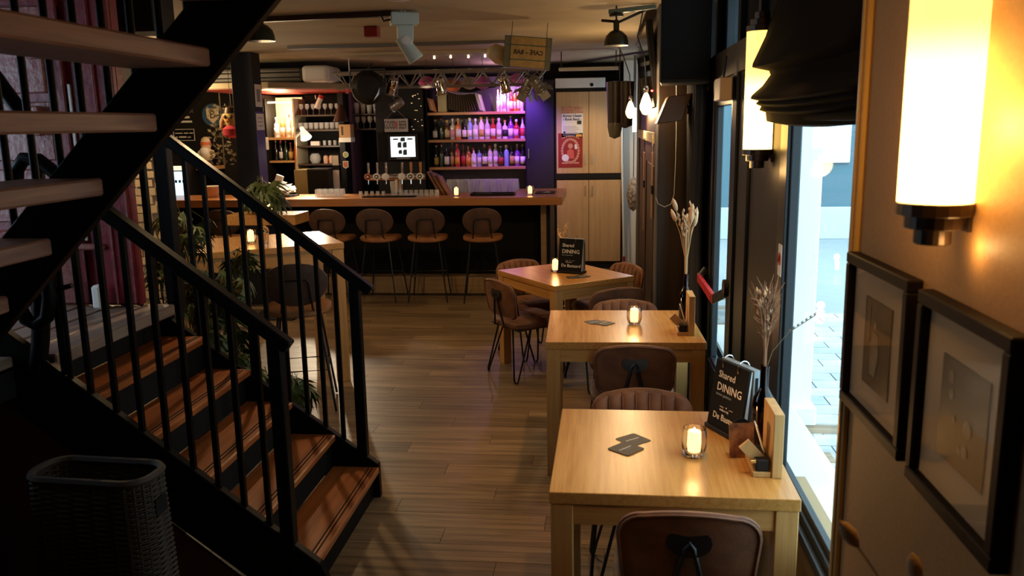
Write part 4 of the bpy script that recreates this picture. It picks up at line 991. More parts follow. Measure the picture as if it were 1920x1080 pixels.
for i in range(7): drink('stem', -3.90+0.08*i, 10.9, zs[0]+0.0002, '%s stemmed glass from the left on the top left shelf' % ORD[i], 'glasses on the top left shelf', False, 0.85)
for i in range(8): drink('tumbler', -3.91+0.071*i, 10.86, zs[1]+0.0002, '%s pale tumbler from the left on the second left shelf' % ORD[i], 'tumblers on the second left shelf', False, 1.0)
for i in range(4): drink('tumbler', -3.60+0.07*i, 10.86, zs[2]+0.0002, '%s small glass from the left on the third left shelf' % ORD[i], 'glasses on the third left shelf', False, 0.7)
M_mug = mat('salmon_cup', (0.70,0.42,0.30), 0.4)
for i in range(3):
    o = B().lathe([(0.0,0.0),(0.030,0.0),(0.034,0.06),(0.030,0.095),(0.0,0.11)], 14).obj('upturned_cup', M_mug, smooth=True); o.location = (-3.60+0.075*i, 10.88, zs[3]+0.0002)
    tag(o, '%s salmon cup from the left on the lowest left shelf' % ORD[i], 'cup', 'salmon cups on the lowest left shelf')
o = B().lathe([(0.0,0.004),(0.05,0.0),(0.075,0.05),(0.07,0.10),(0.05,0.125),(0.055,0.13),(0.05,0.13),(0.045,0.12),(0.066,0.10),(0.07,0.05),(0.047,0.008),(0.0,0.010)], 16).obj('glass_jar', M_gl, smooth=True); o.location = (-3.75,10.9,zs[3]+0.0002); tag(o, 'round glass jar on the lowest left shelf', 'jar')
o = B().box(-0.06,0.06,-0.03,0.03,0,0.055).obj('white_carton', M_paper, bevel=0.003); o.location = (-3.72,10.86,zs[2]+0.0002); tag(o, 'small white carton on the third left shelf', 'box')
t = thing('dark_appliance', 'big black boxy appliance with olive side behind the bar', 'appliance', (-3.6, 10.3, 1.0)); 
B().box(-0.01, 0.27, -0.15, 0.2, 0.0, 0.375).obj('housing', M_black, t, bevel=0.004); B().box(-0.18, -0.01, -0.14, 0.2, 0.0, 0.365).obj('side_cover', mat('olive_panel',(0.20,0.16,0.06),0.5), t, bevel=0.003)
B().box(0.0,0.26,-0.156,-0.15,0.02,0.35).obj('door', M_blackmat, t); B().box(-0.15,0.25,-0.1,0.19,-1.0,-0.001).obj('cabinet_base', M_black, t)
t = thing('paper_strip', 'tall white paper strip right of the black appliance', 'paper', (-3.29, 10.30, 1.05)); B().box(-0.04,0.04,-0.003,0.003,0,0.30).obj('sheet', M_paper, t); B().box(-0.04,0.04,-0.003,0.003,0.36,0.48).obj('sheet', M_paper, t); B().box(-0.045,0.045,0.003,0.02,-0.03,0.5).obj('backing', M_black, t)
cbz = 1.743
t = thing('cardboard_box', 'cardboard box with dark print on a pale ledge right of the shelves', 'box', (-3.272, 10.78, cbz))
B().box(-0.075,0.075,-0.08,0.08,0,0.165).obj('carton', mat('cardboard',(0.42,0.24,0.10),0.8), t, bevel=0.002); B().box(-0.045,-0.02,-0.082,-0.08,0.03,0.14).obj('print', M_blackprint, t); B().box(-0.076,0.076,-0.081,0.0,0.105,0.109).obj('tape', M_sill, t)
o = B().box(-0.08,0.08,-0.09,0.09,-0.06,-0.0005).obj('wall_ledge', M_paper, bevel=0.003); o.location = (-3.272, 10.78, cbz); tag(o, 'pale ledge under the cardboard box', 'ledge')
# stickers on the column
for px, py, mm, nm in ((648,290,mat('sticker_green',(0.32,0.36,0.10),0.5),'round yellow-green sticker on the black column right of the shelves'),(648,308,mat('sticker_red',(0.42,0.14,0.06),0.5),'shield-shaped reddish sticker below the round one on the column')):
    t = thing('sticker', nm, 'sticker', (-3.286 if py == 290 else -3.293, 10.735, 1.525 if py == 290 else 1.402))
    if py == 290: B().lathe([(0,0),(0.038,0),(0.038,0.003),(0,0.003)], 20, M=Matrix.Rotation(PI/2,4,'X')).obj('rim', M_paper, t); B().lathe([(0,0.003),(0.031,0.003),(0.031,0.005),(0,0.005)], 20, M=Matrix.Rotation(PI/2,4,'X')).obj('disc', mm, t)
    else: B().prism([(-0.036,0.04),(0.036,0.04),(0.036,-0.035),(0,-0.055),(-0.036,-0.035)], -0.003, 0, 'y').obj('rim', M_paper, t); B().prism([(-0.029,0.033),(0.029,0.033),(0.029,-0.03),(0,-0.046),(-0.029,-0.03)], -0.005, -0.003, 'y').obj('shield', mm, t)
# white work lamp
c0 = Vector((-3.628, 10.200, 1.796))
t = thing('work_lamp', 'white bell-shaped work lamp on a tall stand over the papers', 'lamp', (-3.751, 10.2, 1.0))
W(B().tube([(-3.783, 10.200, 1.011), (-3.758, 10.200, 1.486), (-3.746, 10.200, 1.759)], 0.012, 8), 'stand', M_oak, t, smooth=True)
W(B().tube([(-3.746, 10.200, 1.759), (-3.703, 10.200, 1.797), (-3.660, 10.200, 1.828)], 0.010, 8), 'arm', M_white, t, smooth=True)
Mt = Matrix.Rotation(-0.50, 4, 'Y') @ Matrix.Rotation(-0.35, 4, 'X')
W(B().lathe([(0.026,0.10),(0.030,0.06),(0.040,0.035),(0.055,0.0),(0.072,-0.055),(0.070,-0.055),(0.053,0.0),(0.036,0.035),(0.0,0.05)], 18, tuple(c0), M=Mt), 'shade', mat('lit_white_shade', (0.8,0.8,0.78), 0.4, emit=((1.0,0.86,0.66),0.9)), t, smooth=True)
W(B().lathe([(0.0,-0.05),(0.02,-0.04),(0.028,-0.02),(0.02,0.01),(0.0,0.02)], 12, tuple(c0), M=Mt), 'bulb', M_bulb, t, smooth=True)
W(B().box(-4.02,-3.93,10.15,10.25,0.95,1.0), 'base', M_black, t)
lamp('work_light', tuple(c0+Vector((0.04,-0.10,-0.09))), 130, (1.0,0.80,0.55), 0.04, kind='SPOT', spot=1.5, aim=(-3.5,9.4,1.1)); lamp('work_light', tuple(c0+Vector((0.03,0.1,-0.1))), 8, (1.0,0.80,0.55), 0.04)
lamp('niche_light', (-4.16, 10.86, 2.05), 16, (1.0,0.78,0.48), 0.05)
# soffit over the left end with the air conditioner on it
t = thing('soffit', 'flat ceiling soffit above the left end of the bar', 'soffit', (-3.9, 10.2, 2.32))
W(B().prism([(-4.75,9.45),(-3.75,9.45),(-2.95,10.15),(-2.95,11.4),(-4.75,11.4)], 2.325, 2.39, 'z'), 'slab', mat('soffit_paint',(0.34,0.27,0.17),0.6), t, bevel=0.003)
W(B().prism([(-4.7,9.52),(-3.78,9.52),(-3.02,10.2),(-3.02,11.38),(-4.7,11.38)], 2.318, 2.325, 'z'), 'red_underside', mat('red_underside',(0.50,0.06,0.03),0.5), t)
t = thing('air_conditioner', 'long air conditioning unit with white end cap on the soffit', 'air conditioner', (-3.6, 9.95, 2.39))
W(B().box(-4.6, -3.45, 9.70, 10.2, 2.40, 2.555), 'body', M_grey, t, bevel=0.02); W(B().box(-3.45, -3.12, 9.70, 10.2, 2.39, 2.58), 'end_cap', M_white, t, bevel=0.05, seg=4)
for z in (2.445, 2.50): W(B().box(-4.58, -3.46, 9.69, 9.70, z, z+0.012), 'louvre', M_blackmat, t)
t = thing('small_spotlight', 'white tubular spotlight under the left soffit', 'lamp', (-3.461, 10.3, 2.318))
c1 = Vector((-3.463, 10.300, 2.173))
W(B().tube([(-3.497, 10.300, 2.269), (-3.494, 10.300, 2.218)], 0.006, 6), 'bracket', M_white, t); W(B().tube([(-3.432, 10.300, 2.230), (-3.494, 10.300, 2.109)], 0.032, 12), 'tube', M_white, t, smooth=True); W(B().tube([(-3.417, 10.300, 2.261), (-3.432, 10.300, 2.230)], 0.033, 12), 'red_cap', M_redp, t, smooth=True)
t = thing('hanging_lampshade', 'dark brown conical lampshade hanging right of the left shelves', 'lamp', (-3.212, 10.4, 2.318))
W(B().lathe([(0.02,0.12),(0.10,-0.09),(0.097,-0.09),(0.018,0.118)], 16, (-3.218, 10.400, 2.034)), 'shade', M_brown_shade, t, smooth=True); W(B().tube([(-3.215,10.4,2.08), (-3.215,10.4,2.318)], 0.004, 5), 'cord', M_rod, t)
lamp('soffit_fill', (-3.75, 9.50, 2.31), 55, (1.0,0.80,0.55), 0.04, kind='SPOT', spot=0.8, aim=(-3.6,9.42,1.1), blend=0.6)  # spot added to brighten the papers; the soffit has no such fitting
lamp('soffit_fill', (-3.95, 9.95, 2.22), 7, (1.0,0.66,0.32), 0.06)

# ------------------------------------------------------------------ wall lamps, blind, pictures on the right
def sconce(y, label, x=0.62, zc=1.735, h=0.46, r=0.060):
    t = thing('wall_sconce', label, 'lamp', (x, y, zc))
    M180 = 0
    B().lathe([(r,0.0),(r,h)], 20, (-0.055,0,0)).obj('shade', M_shade, t, smooth=True)
    for sgn, z in ((-1, 0.0), (1, h)):
        p = [(0.0,z),(r*1.03,z),(r*1.03,z+sgn*0.022),(r*0.78,z+sgn*0.022),(r*0.78,z+sgn*0.045),(r*0.50,z+sgn*0.045),(r*0.50,z+sgn*0.072),(0.0,z+sgn*0.075)]
        B().lathe(p, 20, (-0.055,0,0)).obj('stepped_cap', M_brown_shade, t, bevel=0.0015)
    B().box(-0.006, 0.0, -0.022, 0.022, -0.05, h+0.05).obj('back_plate', M_brown_shade, t)
    B().box(-0.055, -0.004, -0.010, 0.010, -0.036, -0.02).box(-0.055,-0.004,-0.010,0.010,h+0.02,h+0.036).obj('bracket', M_brown_shade, t)
    return t
sconce(1.50, 'large glowing wall lamp with stepped bronze base on the tan wall at the right')
lamp('sconce_light', (0.594, 1.445, 1.665), 0.22, AMBER, 0.01); lamp('sconce_light', (0.575, 1.405, 1.86), 2.2, (1.0,0.50,0.12), 0.04); lamp('sconce_light', (0.48, 1.56, 1.80), 1.7, AMBER, 0.05)
sconce(3.40, 'glowing wall lamp on the black pillar, half behind the roman blind', x=0.66, zc=1.765, h=0.44, r=0.056)
lamp('sconce_light', (0.55, 3.44, 1.70), 1.6, AMBER, 0.05); lamp('sconce_light', (0.635, 3.50, 1.9), 0.5, AMBER, 0.03)

# roman blind hanging in soft folds at the window head
t = thing('roman_blind', 'black folded roman blind over the window beside the wall lamp', 'blind', (0.60, 2.66, 1.9))
pr_ = [(0.66,2.65),(0.645,2.32),(0.605,2.18),(0.562,2.083),(0.560,2.070),(0.622,2.056),(0.628,2.04),(0.60,2.0),(0.562,1.966),(0.558,1.955),(0.588,1.948),(0.578,1.936),(0.598,1.927),(0.592,1.913),(0.615,1.905),(0.62,1.872),(0.645,1.866)]
def blf(u, v):
    n_ = len(pr_)-1; q = v*n_; i = min(int(q), n_-1); f = q-i
    x = pr_[i][0]*(1-f)+pr_[i+1][0]*f; x = min(x + 0.055*max(0.0, 1-u*1.6), 0.66); z = pr_[i][1]*(1-f)+pr_[i+1][1]*f
    y = 2.135+u*1.175
    return (x-0.60, y-2.66, z-1.9 - 0.012*math.sin(PI*u))
B().grid(blf, 10, 64).obj('folded_fabric', M_fabric, t, smooth=True, solid=0.004)
B().tube([(0.035,-0.5,-0.018),(0.035,0.55,-0.018)], 0.012, 8).obj('bottom_rail', M_fabric, t, smooth=True)

# pictures
M_mount = mat('cream_mount', (0.66,0.50,0.33), 0.6); M_pframe = mat('dark_brown_frame', (0.008,0.004,0.003), 0.5, spec=0.15)
M_photo = mat('sepia_photo_dark', (0.045,0.030,0.018), 0.35, noise=(9,(0.10,0.07,0.04),4))
M_photol = mat('sepia_photo_light', (0.36,0.30,0.22), 0.35, noise=(22,(0.20,0.155,0.10),4))
M_pglass = glass('picture_glass', (0.98,0.97,0.95), 0.12, 0.03)
def picture(y0, y1, z0, z1, tilt, label, iw, ih, oy=0.0, fig=0):
    w, h = y1-y0, z1-z0
    t = thing('framed_photo', label, 'picture', (0.62, (y0+y1)/2, (z0+z1)/2)); t.rotation_euler = (tilt, 0, 0)
    f = 0.026
    for a in ((-w/2,w/2,-h/2,-h/2+f),(-w/2,w/2,h/2-f,h/2),(-w/2,-w/2+f,-h/2+f,h/2-f),(w/2-f,w/2,-h/2+f,h/2-f)):
        B().box(-0.030, 0.0, a[0], a[1], a[2], a[3]).obj('frame_bar', M_pframe, t, bevel=0.003)
    B().box(-0.012, -0.002, -w/2+f, w/2-f, -h/2+f, h/2-f).obj('mount', M_mount, t)
    p = B().box(-0.0145, -0.0125, oy-iw/2, oy+iw/2, -ih/2, ih/2).obj('photograph', M_photo, t)
    if fig == 0:   # a standing figure in a pale coat against a dark wall
        B().prism([(oy+0.0,-0.07),(oy+0.035,-0.07),(oy+0.042,-0.01),(oy+0.02,0.03),(oy-0.01,0.025),(oy-0.018,-0.02)], -0.0155, -0.0146, 'x').obj('pale_coat', M_photol, p)
        B().lathe([(0,0),(0.010,0),(0.010,0.001),(0,0.001)], 10, (-0.0155,oy+0.012,0.045), M=Matrix.Rotation(PI/2,4,'Y')).obj('head', M_photol, p)
        B().box(-0.0155,-0.0146,oy+0.05,oy+0.055,0.0,0.08).obj('pale_line', M_photol, p)
    else:
        for (yy, zz, rr) in ((0.05,0.06,0.012),(0.045,0.03,0.010),(-0.025,-0.01,0.016),(-0.02,-0.05,0.012),(0.0,-0.055,0.008),(0.03,-0.01,0.007)):
            B().lathe([(0,0),(rr,0),(rr*0.9,0.001),(0,0.001)], 10, (-0.0155,oy+yy,zz), M=Matrix.Rotation(PI/2,4,'Y') ).obj('pale_shape', M_photol, p)
    B().box(-0.0205, -0.0195, -w/2+f*0.8, w/2-f*0.8, -h/2+f*0.8, h/2-f*0.8).obj('glazing', M_pglass, t)
picture(1.665, 2.08, 1.195, 1.565, -0.015, 'framed sepia photo of a pale standing figure beside the window edge', 0.175, 0.20, 0.0, 0)
picture(1.245, 1.615, 1.188, 1.562, 0.0, 'framed sepia photo with scattered pale shapes, nearest the camera on the tan wall', 0.185, 0.185, -0.01, 1)
# blurred bunny-tail grasses close to the lens
t = thing('bunny_tail_grass', 'pale bunny-tail grass heads close to the camera at the bottom right', 'dried flowers', (0.50, 1.12, 0.92))
for px0, px1 in (((0.352,1.15,1.297),(0.42,1.13,1.20)),((0.445,1.15,1.248),(0.46,1.13,1.16))):
    q = Vector(px0); r_ = Vector(px1); d_ = (q-r_).normalized()
    W(B().lathe([(0.001,-0.024),(0.009,-0.012),(0.0115,0.0),(0.008,0.014),(0.001,0.022)], 10, tuple(q), M=d_.to_track_quat('Z','Y').to_matrix().to_4x4()), 'seed_head', M_dry2, t, smooth=True)
    W(B().tube([tuple(q), tuple(r_), (0.49,1.12,1.05), (0.50,1.12,0.925)], 0.0015, 5), 'stem', M_dry, t)
W(B().lathe([(0.0,0.80),(0.025,0.80),(0.03,0.88),(0.015,0.93),(0.012,0.95)], 14, (0.50,1.12,0)), 'vase', M_brown, t, smooth=True)
t = thing('side_console', 'narrow wooden ledge under the pictures, below the frame edge', 'table', (0.52, 1.1, 0)); B().box(-0.09,0.095,-0.3,0.3,0.76,0.80).obj('top', M_table, t, bevel=0.003)
for yy in (-0.26,0.26): B().box(-0.07,0.09,yy-0.02,yy+0.02,0,0.76).obj('leg', M_leg, t)

# no-smoking sign on the window frame, stickers on the pillar
t = thing('no_smoking_sign', 'small white no-smoking sign with red ring on the window frame', 'sign', (0.655, 3.135, 1.37))
B().box(-0.003,0,-0.028,0.028,-0.058,0.058).obj('plate', M_paper, t)
B().lathe([(0.019,0),(0.024,0),(0.024,0.001),(0.019,0.001)], 20, (-0.0042,0,0.005), M=Matrix.Rotation(PI/2,4,'Y')).obj('red_ring', M_redp, t)
B().bar((-0.0045,-0.014,0.019),(-0.0045,0.014,-0.009),0.004,0.001).obj('red_slash', M_redp, t); B().box(-0.0042,-0.003,-0.012,0.012,0.002,0.007).obj('cigarette', M_blackprint, t)
# panic bar on the door
t = thing('panic_bar', 'red and black push bar on the glazed door', 'door handle', (0.645, 4.7, 0.9))
W(B().bar((0.600, 5.191, 0.931), (0.600, 4.509, 0.939), 0.02, 0.055), 'red_bar', M_redp, t, bevel=0.004)
W(B().bar((0.600, 4.551, 0.924), (0.645, 4.348, 1.007), 0.025, 0.05), 'arm', M_black, t, bevel=0.006)
W(B().bar((0.600, 5.164, 0.936), (0.645, 5.202, 0.982), 0.02, 0.045), 'arm', M_grey, t, bevel=0.006)
W(B().lathe([(0,-0.02),(0.045,-0.02),(0.045,0.02),(0,0.02)], 14, (0.643, 4.321, 1.034), M=Matrix.Rotation(PI/2,4,'Y')), 'mount', M_black, t, smooth=True)
# curtain beyond the door
t = thing('curtain', 'charcoal curtain gathered beside the glazed door', 'curtain', (0.60, 5.5, 0))
def cf(u, v):
    z = 0.06+2.05*v; g = 1-0.35*math.exp(-((v-0.62)/0.3)**2)
    y = 5.55+(u-0.5)*0.74*g - 0.06*(1-v)
    return (0.595+0.032*math.sin(u*34)*(0.6+0.4*g)-0.60, y-5.5, z)
B().grid(cf, 70, 12).obj('fabric', M_curtain, t, smooth=True, solid=0.003)
t = thing('emergency_lamp', 'small beige box lamp hung above the glazed door', 'lamp', (0.600, 4.363, 2.027))
B().box(-0.03,0.03,-0.10,0.10,-0.055,0.055).obj('housing', mat('beige_plastic',(0.50,0.36,0.26),0.5), t, bevel=0.004); B().tube([(0.0,0,0.055),(0.01,0.0,0.16)],0.006,6).obj('hanger', M_rod, t)

# ------------------------------------------------------------------ loudspeaker, screen and bulbs along the right wall
t = thing('loudspeaker', 'big black loudspeaker hung from the ceiling at the upper right', 'speaker', (0.48, 5.15, 2.09)); 
B().prism([(-0.15,-0.18),(0.13,-0.18),(0.16,0.18),(-0.12,0.18)], 0, 0.55, 'z').obj('cabinet', M_black, t, bevel=0.006)
B().prism([(-0.14,-0.19),(0.12,-0.19),(0.12,-0.181),(-0.14,-0.181)], 0.02, 0.53, 'z').obj('grille', M_blackmat, t)
B().box(-0.05,0.05,-0.05,0.05,0.55,0.558).obj('ceiling_bracket', M_rod, t)
for px, nm in ((1293,'small wooden loudspeaker corner below the black loudspeaker'),):
    t = thing('bracket_lamp', 'brown angled wooden box under the black loudspeaker', 'box', (0.45, 5.62, 1.86)); B().prism([(-0.10,0.0),(0.06,0.02),(0.12,0.19),(-0.03,0.17)], -0.10, 0.10, 'y').obj('case', mat('brown_case',(0.11,0.045,0.018),0.45), t, bevel=0.005); B().box(0.10,0.13,-0.02,0.02,0.06,0.12).obj('wall_arm', M_black, t)
t = thing('television', 'black television with a red light seen edge-on on the right wall', 'television', (0.395, 7.0, 2.28))
B().box(-0.055,-0.01,-0.85,0.95,-0.30,0.30).xform(Matrix.Rotation(-0.12,4,'Y')).obj('cabinet', M_black, t, bevel=0.006)
B().box(-0.058,-0.055,-0.81,0.91,-0.27,0.27).xform(Matrix.Rotation(-0.12,4,'Y')).obj('screen', mat('screen_off',(0.006,0.006,0.008),0.05), t)
B().lathe([(0,-0.008),(0.010,0),(0,0.008)], 8, (-0.04,-0.84,-0.19)).obj('standby_light', emis('red_led',(1.0,0.03,0.02),30), t)
B().box(-0.01,0.0,-0.15,0.15,-0.1,0.1).obj('wall_mount', M_alu, t)
lamp('led_light', (0.29, 6.10, 2.10), 0.35, (1,0.05,0.02), 0.01)
def bulb(loc, top, label):
    t = thing('pendant_bulb', label, 'lamp', loc)
    B().lathe([(0.0,-0.075),(0.022,-0.068),(0.040,-0.035),(0.042,-0.012),(0.030,0.03),(0.016,0.065),(0.0,0.085)], 16).obj('bulb', M_bulb, t, smooth=True)
    B().lathe([(0.0,0.085),(0.014,0.075),(0.018,0.10),(0.014,0.12),(0.0,0.125)], 12).obj('holder', M_chrome, t, smooth=True)
    B().tube([(0,0,0.125), (-0.01,0.0,0.3), (-0.06,0.05,0.45), (top[0]-loc[0],top[1]-loc[1],top[2]-loc[2])], 0.005, 6).obj('cable', M_rod, t, smooth=True)
    return t
b1 = (0.254, 7.600, 1.981); bulb(b1, (b1[0]-0.15, 7.9, 2.648), 'bare flame-shaped bulb hanging before the cupboard at the right')
lamp('bulb_light', (b1[0]-0.02, b1[1]-0.09, b1[2]), 24, (1.0,0.66,0.32), 0.05)
b2 = (0.306, 6.000, 1.997); bulb(b2, (b2[0]-0.02, 6.02, 2.648), 'added flame-shaped bulb standing in for the reflection in the television')  # added bulb modelled in place of a reflection in the television screen
lamp('bulb_light', (b2[0]-0.03, b2[1]-0.08, b2[2]), 9, (1.0,0.66,0.32), 0.05)  # extra light given to the stand-in bulb
t = thing('batten_light', 'unlit white batten light under the ceiling before the cupboard', 'lamp', (-0.14, 9.6, 2.46)); B().box(-0.33,0.33,-0.03,0.03,-0.018,0.018).obj('tube', M_white, t, bevel=0.006)
for x in (-0.3,0.3): B().box(x-0.006,x+0.006,-0.006,0.006,0.018,0.19).obj('hanger', M_rod, t)
t = thing('ceiling_cable', 'dark cable running along the ceiling to the right wall', 'cable', (0, 9.0, 2.64)); W(B().tube([(-0.707, 11.843, 2.630), (-0.115, 10.738, 2.630), (0.396, 9.767, 2.630)], 0.014, 6), 'cable', M_rod, t)
# straps, cord, broom and bag at the far right
for px, z0, z1, nm in ((1208,0.95,1.62,'left leather strap hanging on the dark panelled wall'),(1223,1.18,1.66,'right leather strap hanging on the dark panelled wall')):
    yy = 7.410 if px == 1208 else 6.257
    t = thing('leather_strap', nm, 'strap', (0.37, yy, z1)); B().box(-0.004,0.004,-0.05,0.05,z0-z1,0).obj('band', mat('tan_strap',(0.36,0.20,0.10),0.6) if px == 1208 else bpy.data.materials['tan_strap'], t, bevel=0.002); B().box(-0.006,0.006,-0.055,0.055,-0.30,-0.24).obj('buckle', M_blackmat, t); B().tube([(0,0,0),(0,0.0,0.12),(0.006,0,0.12)],0.006,6).obj('hook', M_chrome, t); B().tube([(0,0,0.10),(0.014,0,0.10)],0.004,6).obj('nail', M_chrome, t)
t = thing('white_cable', 'thin white cable hanging in a loop at the end of the dark wall', 'cord', (0.5, 5.9, 1.2)); W(B().tube([(0.378, 5.900, 1.363), (0.393, 5.900, 1.319), (0.437, 5.900, 1.296), (0.481, 5.900, 1.315), (0.501, 5.900, 1.381), (0.507, 5.900, 1.617), (0.507, 5.900, 1.832), (0.50,5.90,2.2)], 0.003, 5), 'cord', M_white, t, smooth=True)
t = thing('broom', 'white broom handle with red tip leaning beside the cupboard', 'broom', (0.31, 10.85, 0)); W(B().tube([(0.30,10.87,0.06), (0.262, 10.870, 1.406), (0.257, 10.870, 2.035)], 0.013, 8), 'handle', M_white, t, smooth=True); W(B().box(0.275,0.325,10.80,10.90,0.0,0.10), 'head', M_white, t); W(B().tube([(0.30,10.87,0.10),(0.30,10.87,0.17)], 0.017, 8), 'red_collar', M_redp, t)
t = thing('hanging_bundle', 'dark cloth bundle with grey-green wrapped end hanging before the cupboard', 'bundle', (0.196, 9.3, 2.0))
for dx, l_ in ((-0.05,0.0),(0.06,-0.03)):
    B().lathe([(0.0,-0.28-l_*3),(0.055,-0.26-l_*3),(0.075,-0.16),(0.0752,-0.16),(0.095,0.30),(0.0,0.31)], 14, (dx,0,0)).obj('cloth_roll', M_darkwood, t, smooth=True)
B().lathe([(0.0,-0.30),(0.058,-0.275),(0.080,-0.17),(0.079,-0.13)], 14, (-0.05,0,0)).obj('wrapped_end', mat('plastic_wrap',(0.22,0.20,0.13),0.3), t, smooth=True)
B().tube([(0,0,0.30),(0,0,0.64)], 0.006, 6).obj('rope', M_rod, t)
t = thing('passage_lamp', 'bright cool strip lamp in the passage at the far right', 'lamp', (0.395, 10.35, 1.78)); B().tube([(0,0,-0.02),(0,0,0.26)], 0.022, 10).obj('tube', emis('cool_tube',(0.70,0.87,1.0),9), t, smooth=True); B().box(-0.015,0.015,-0.015,0.015,0.26,0.87).obj('stem', M_grey, t)
lamp('passage_light', (0.43, 10.30, 1.85), 9, (0.75,0.9,1.0), 0.05)
t = thing('hanging_bag', 'pale mottled bag hanging in the passage at the far right', 'bag', (0.40, 10.6, 1.0)); B().lathe([(0.0,-0.22),(0.05,-0.18),(0.085,-0.02),(0.06,0.12),(0.02,0.20),(0.0,0.21)], 14).obj('sack', mat('mottled_cloth',(0.50,0.38,0.26),0.8,noise=(22,(0.10,0.08,0.06),3)), t, smooth=True); B().tube([(0,0,0.2),(0,0,1.65)],0.005,6).obj('cord', M_rod, t)

# ------------------------------------------------------------------ ceiling: pendants, moving head, lantern, truss
M_dome = mat('dark_green_enamel', (0.020,0.022,0.014), 0.22)
def pendant(loc, label, s=1.0, top=2.65, energy=20):
    t = thing('pendant_lamp', label, 'lamp', loc)
    B().lathe([(0.082*s,0.0),(0.080*s,0.030*s),(0.068*s,0.066*s),(0.042*s,0.092*s),(0.020*s,0.102*s),(0.0,0.104*s)], 22).obj('shade', M_dome, t, smooth=True, solid=0.002)
    B().lathe([(0.020*s,0.10*s),(0.020*s,0.16*s),(0.012*s,0.17*s),(0.0,0.172*s)], 12).obj('cap', M_dome, t, smooth=True)
    B().lathe([(0.0,0.012*s),(0.026*s,0.02*s),(0.034*s,0.042*s),(0.018*s,0.08*s),(0.0,0.088*s)], 14).obj('bulb', M_warmglow, t, smooth=True)
    B().tube([(0,0,0.165*s),(0,0,top-loc[2]-0.002)], 0.006, 6).obj('rod', M_rod, t)
    lamp('pendant_light', (0,0,0.004), energy, (1.0,0.66,0.33), 0.035, t, kind='SPOT', spot=2.5, blend=0.25)
    return t
pendant((-2.085, 5.2, 2.405), 'dark dome pendant lamp near the staircase', 1.0, energy=140)
p2 = pendant((0.10, 6.0, 2.39), 'dark green dome pendant lamp by the wall bracket at the right', 1.0, energy=40)
B().lathe([(0.0,0.0),(0.045,0.0),(0.05,0.012),(0.03,0.03),(0.0,0.032)], 14, (0,0,0.19)).obj('clamp', M_dome, p2, smooth=True)
B().tube([(-0.10,0.02,0.17),(0.02,0.0,0.155),(0.20,0.05,0.235)], 0.010, 6).obj('arm', M_rod, p2)
t = thing('ceiling_bracket', 'teal-lit steel strut from the wall to the pendant at the right', 'bracket', (0.2, 5.98, 2.62)); W(B().bar((0.05,6.0,2.612),(0.36,5.93,2.628),0.04,0.028), 'strut', mat('teal_lit_steel',(0.14,0.20,0.18),0.4), t, bevel=0.002)  # grey-green tint paints the window daylight onto the steel
t = thing('ceiling_conduit', 'brown conduit along the ceiling between pendant and stage light', 'pipe', (-1.9, 5.9, 2.63)); W(B().bar((-2.55,5.98,2.628),(-1.42,5.86,2.628),0.05,0.035), 'conduit', M_brown_shade, t)
mh = thing('moving_head_light', 'white moving-head stage light under the ceiling', 'stage light', (-1.345, 5.9, 2.60), 0.35)
M_tw = mat('teal_lit_plastic', (0.52,0.66,0.68), 0.4)  # teal window light is mixed into the white base colour
B().box(-0.095,0.095,-0.06,0.06,-0.045,0.036).obj('base', M_tw, mh, bevel=0.006); B().box(0.0955,0.0965,-0.02,0.02,-0.02,0.02).obj('socket', M_blackmat, mh)
B().tube([(0,0,0.036),(0,0,0.05)],0.02,8).obj('clamp', M_steel, mh)
B().prism([(-0.05,-0.045),(0.06,-0.045),(0.055,-0.145),(0.035,-0.185),(-0.03,-0.175),(-0.05,-0.14)], -0.045, 0.045, 'y').obj('yoke', M_tw, mh, bevel=0.008, seg=2)
B().lathe([(0.0,-0.055),(0.045,-0.052),(0.050,0.05),(0.058,0.13),(0.052,0.135),(0.0,0.125)], 16, (0.0,0,-0.165), M=Matrix.Rotation(2.55,4,'Y')).obj('head', M_tw, mh, smooth=True)
B().lathe([(0.0,0.0),(0.03,0.0),(0.03,0.006),(0.0,0.006)], 16, (0.005,-0.045,-0.15), M=Matrix.Rotation(PI/2,4,'X')).obj('pivot', M_white, mh, smooth=True)
B().tube([(-0.095,0,-0.01),(-0.14,0,-0.02),(-0.155,0,0.02),(-0.13,0,0.045)],0.008,6).obj('cable', M_rod, mh, smooth=True)
t = thing('red_box', 'small red box on the ceiling left of the white stage light', 'box', (-1.80, 6.75, 2.60)); B().box(-0.055,0.055,-0.05,0.05,-0.03,0.048).obj('housing', mat('dark_red_plastic',(0.22,0.012,0.01),0.5), t, bevel=0.005)
t = thing('ceiling_globe', 'frosted ceiling lamp cut by the top edge of the picture', 'lamp', (-1.17, 5.0, 2.62)); B().lathe([(0.0,-0.035),(0.07,-0.028),(0.11,-0.005),(0.12,0.02),(0.0,0.028)], 20).obj('glass_dome', mat('frosted_glass',(0.55,0.50,0.45),0.3), t, smooth=True)
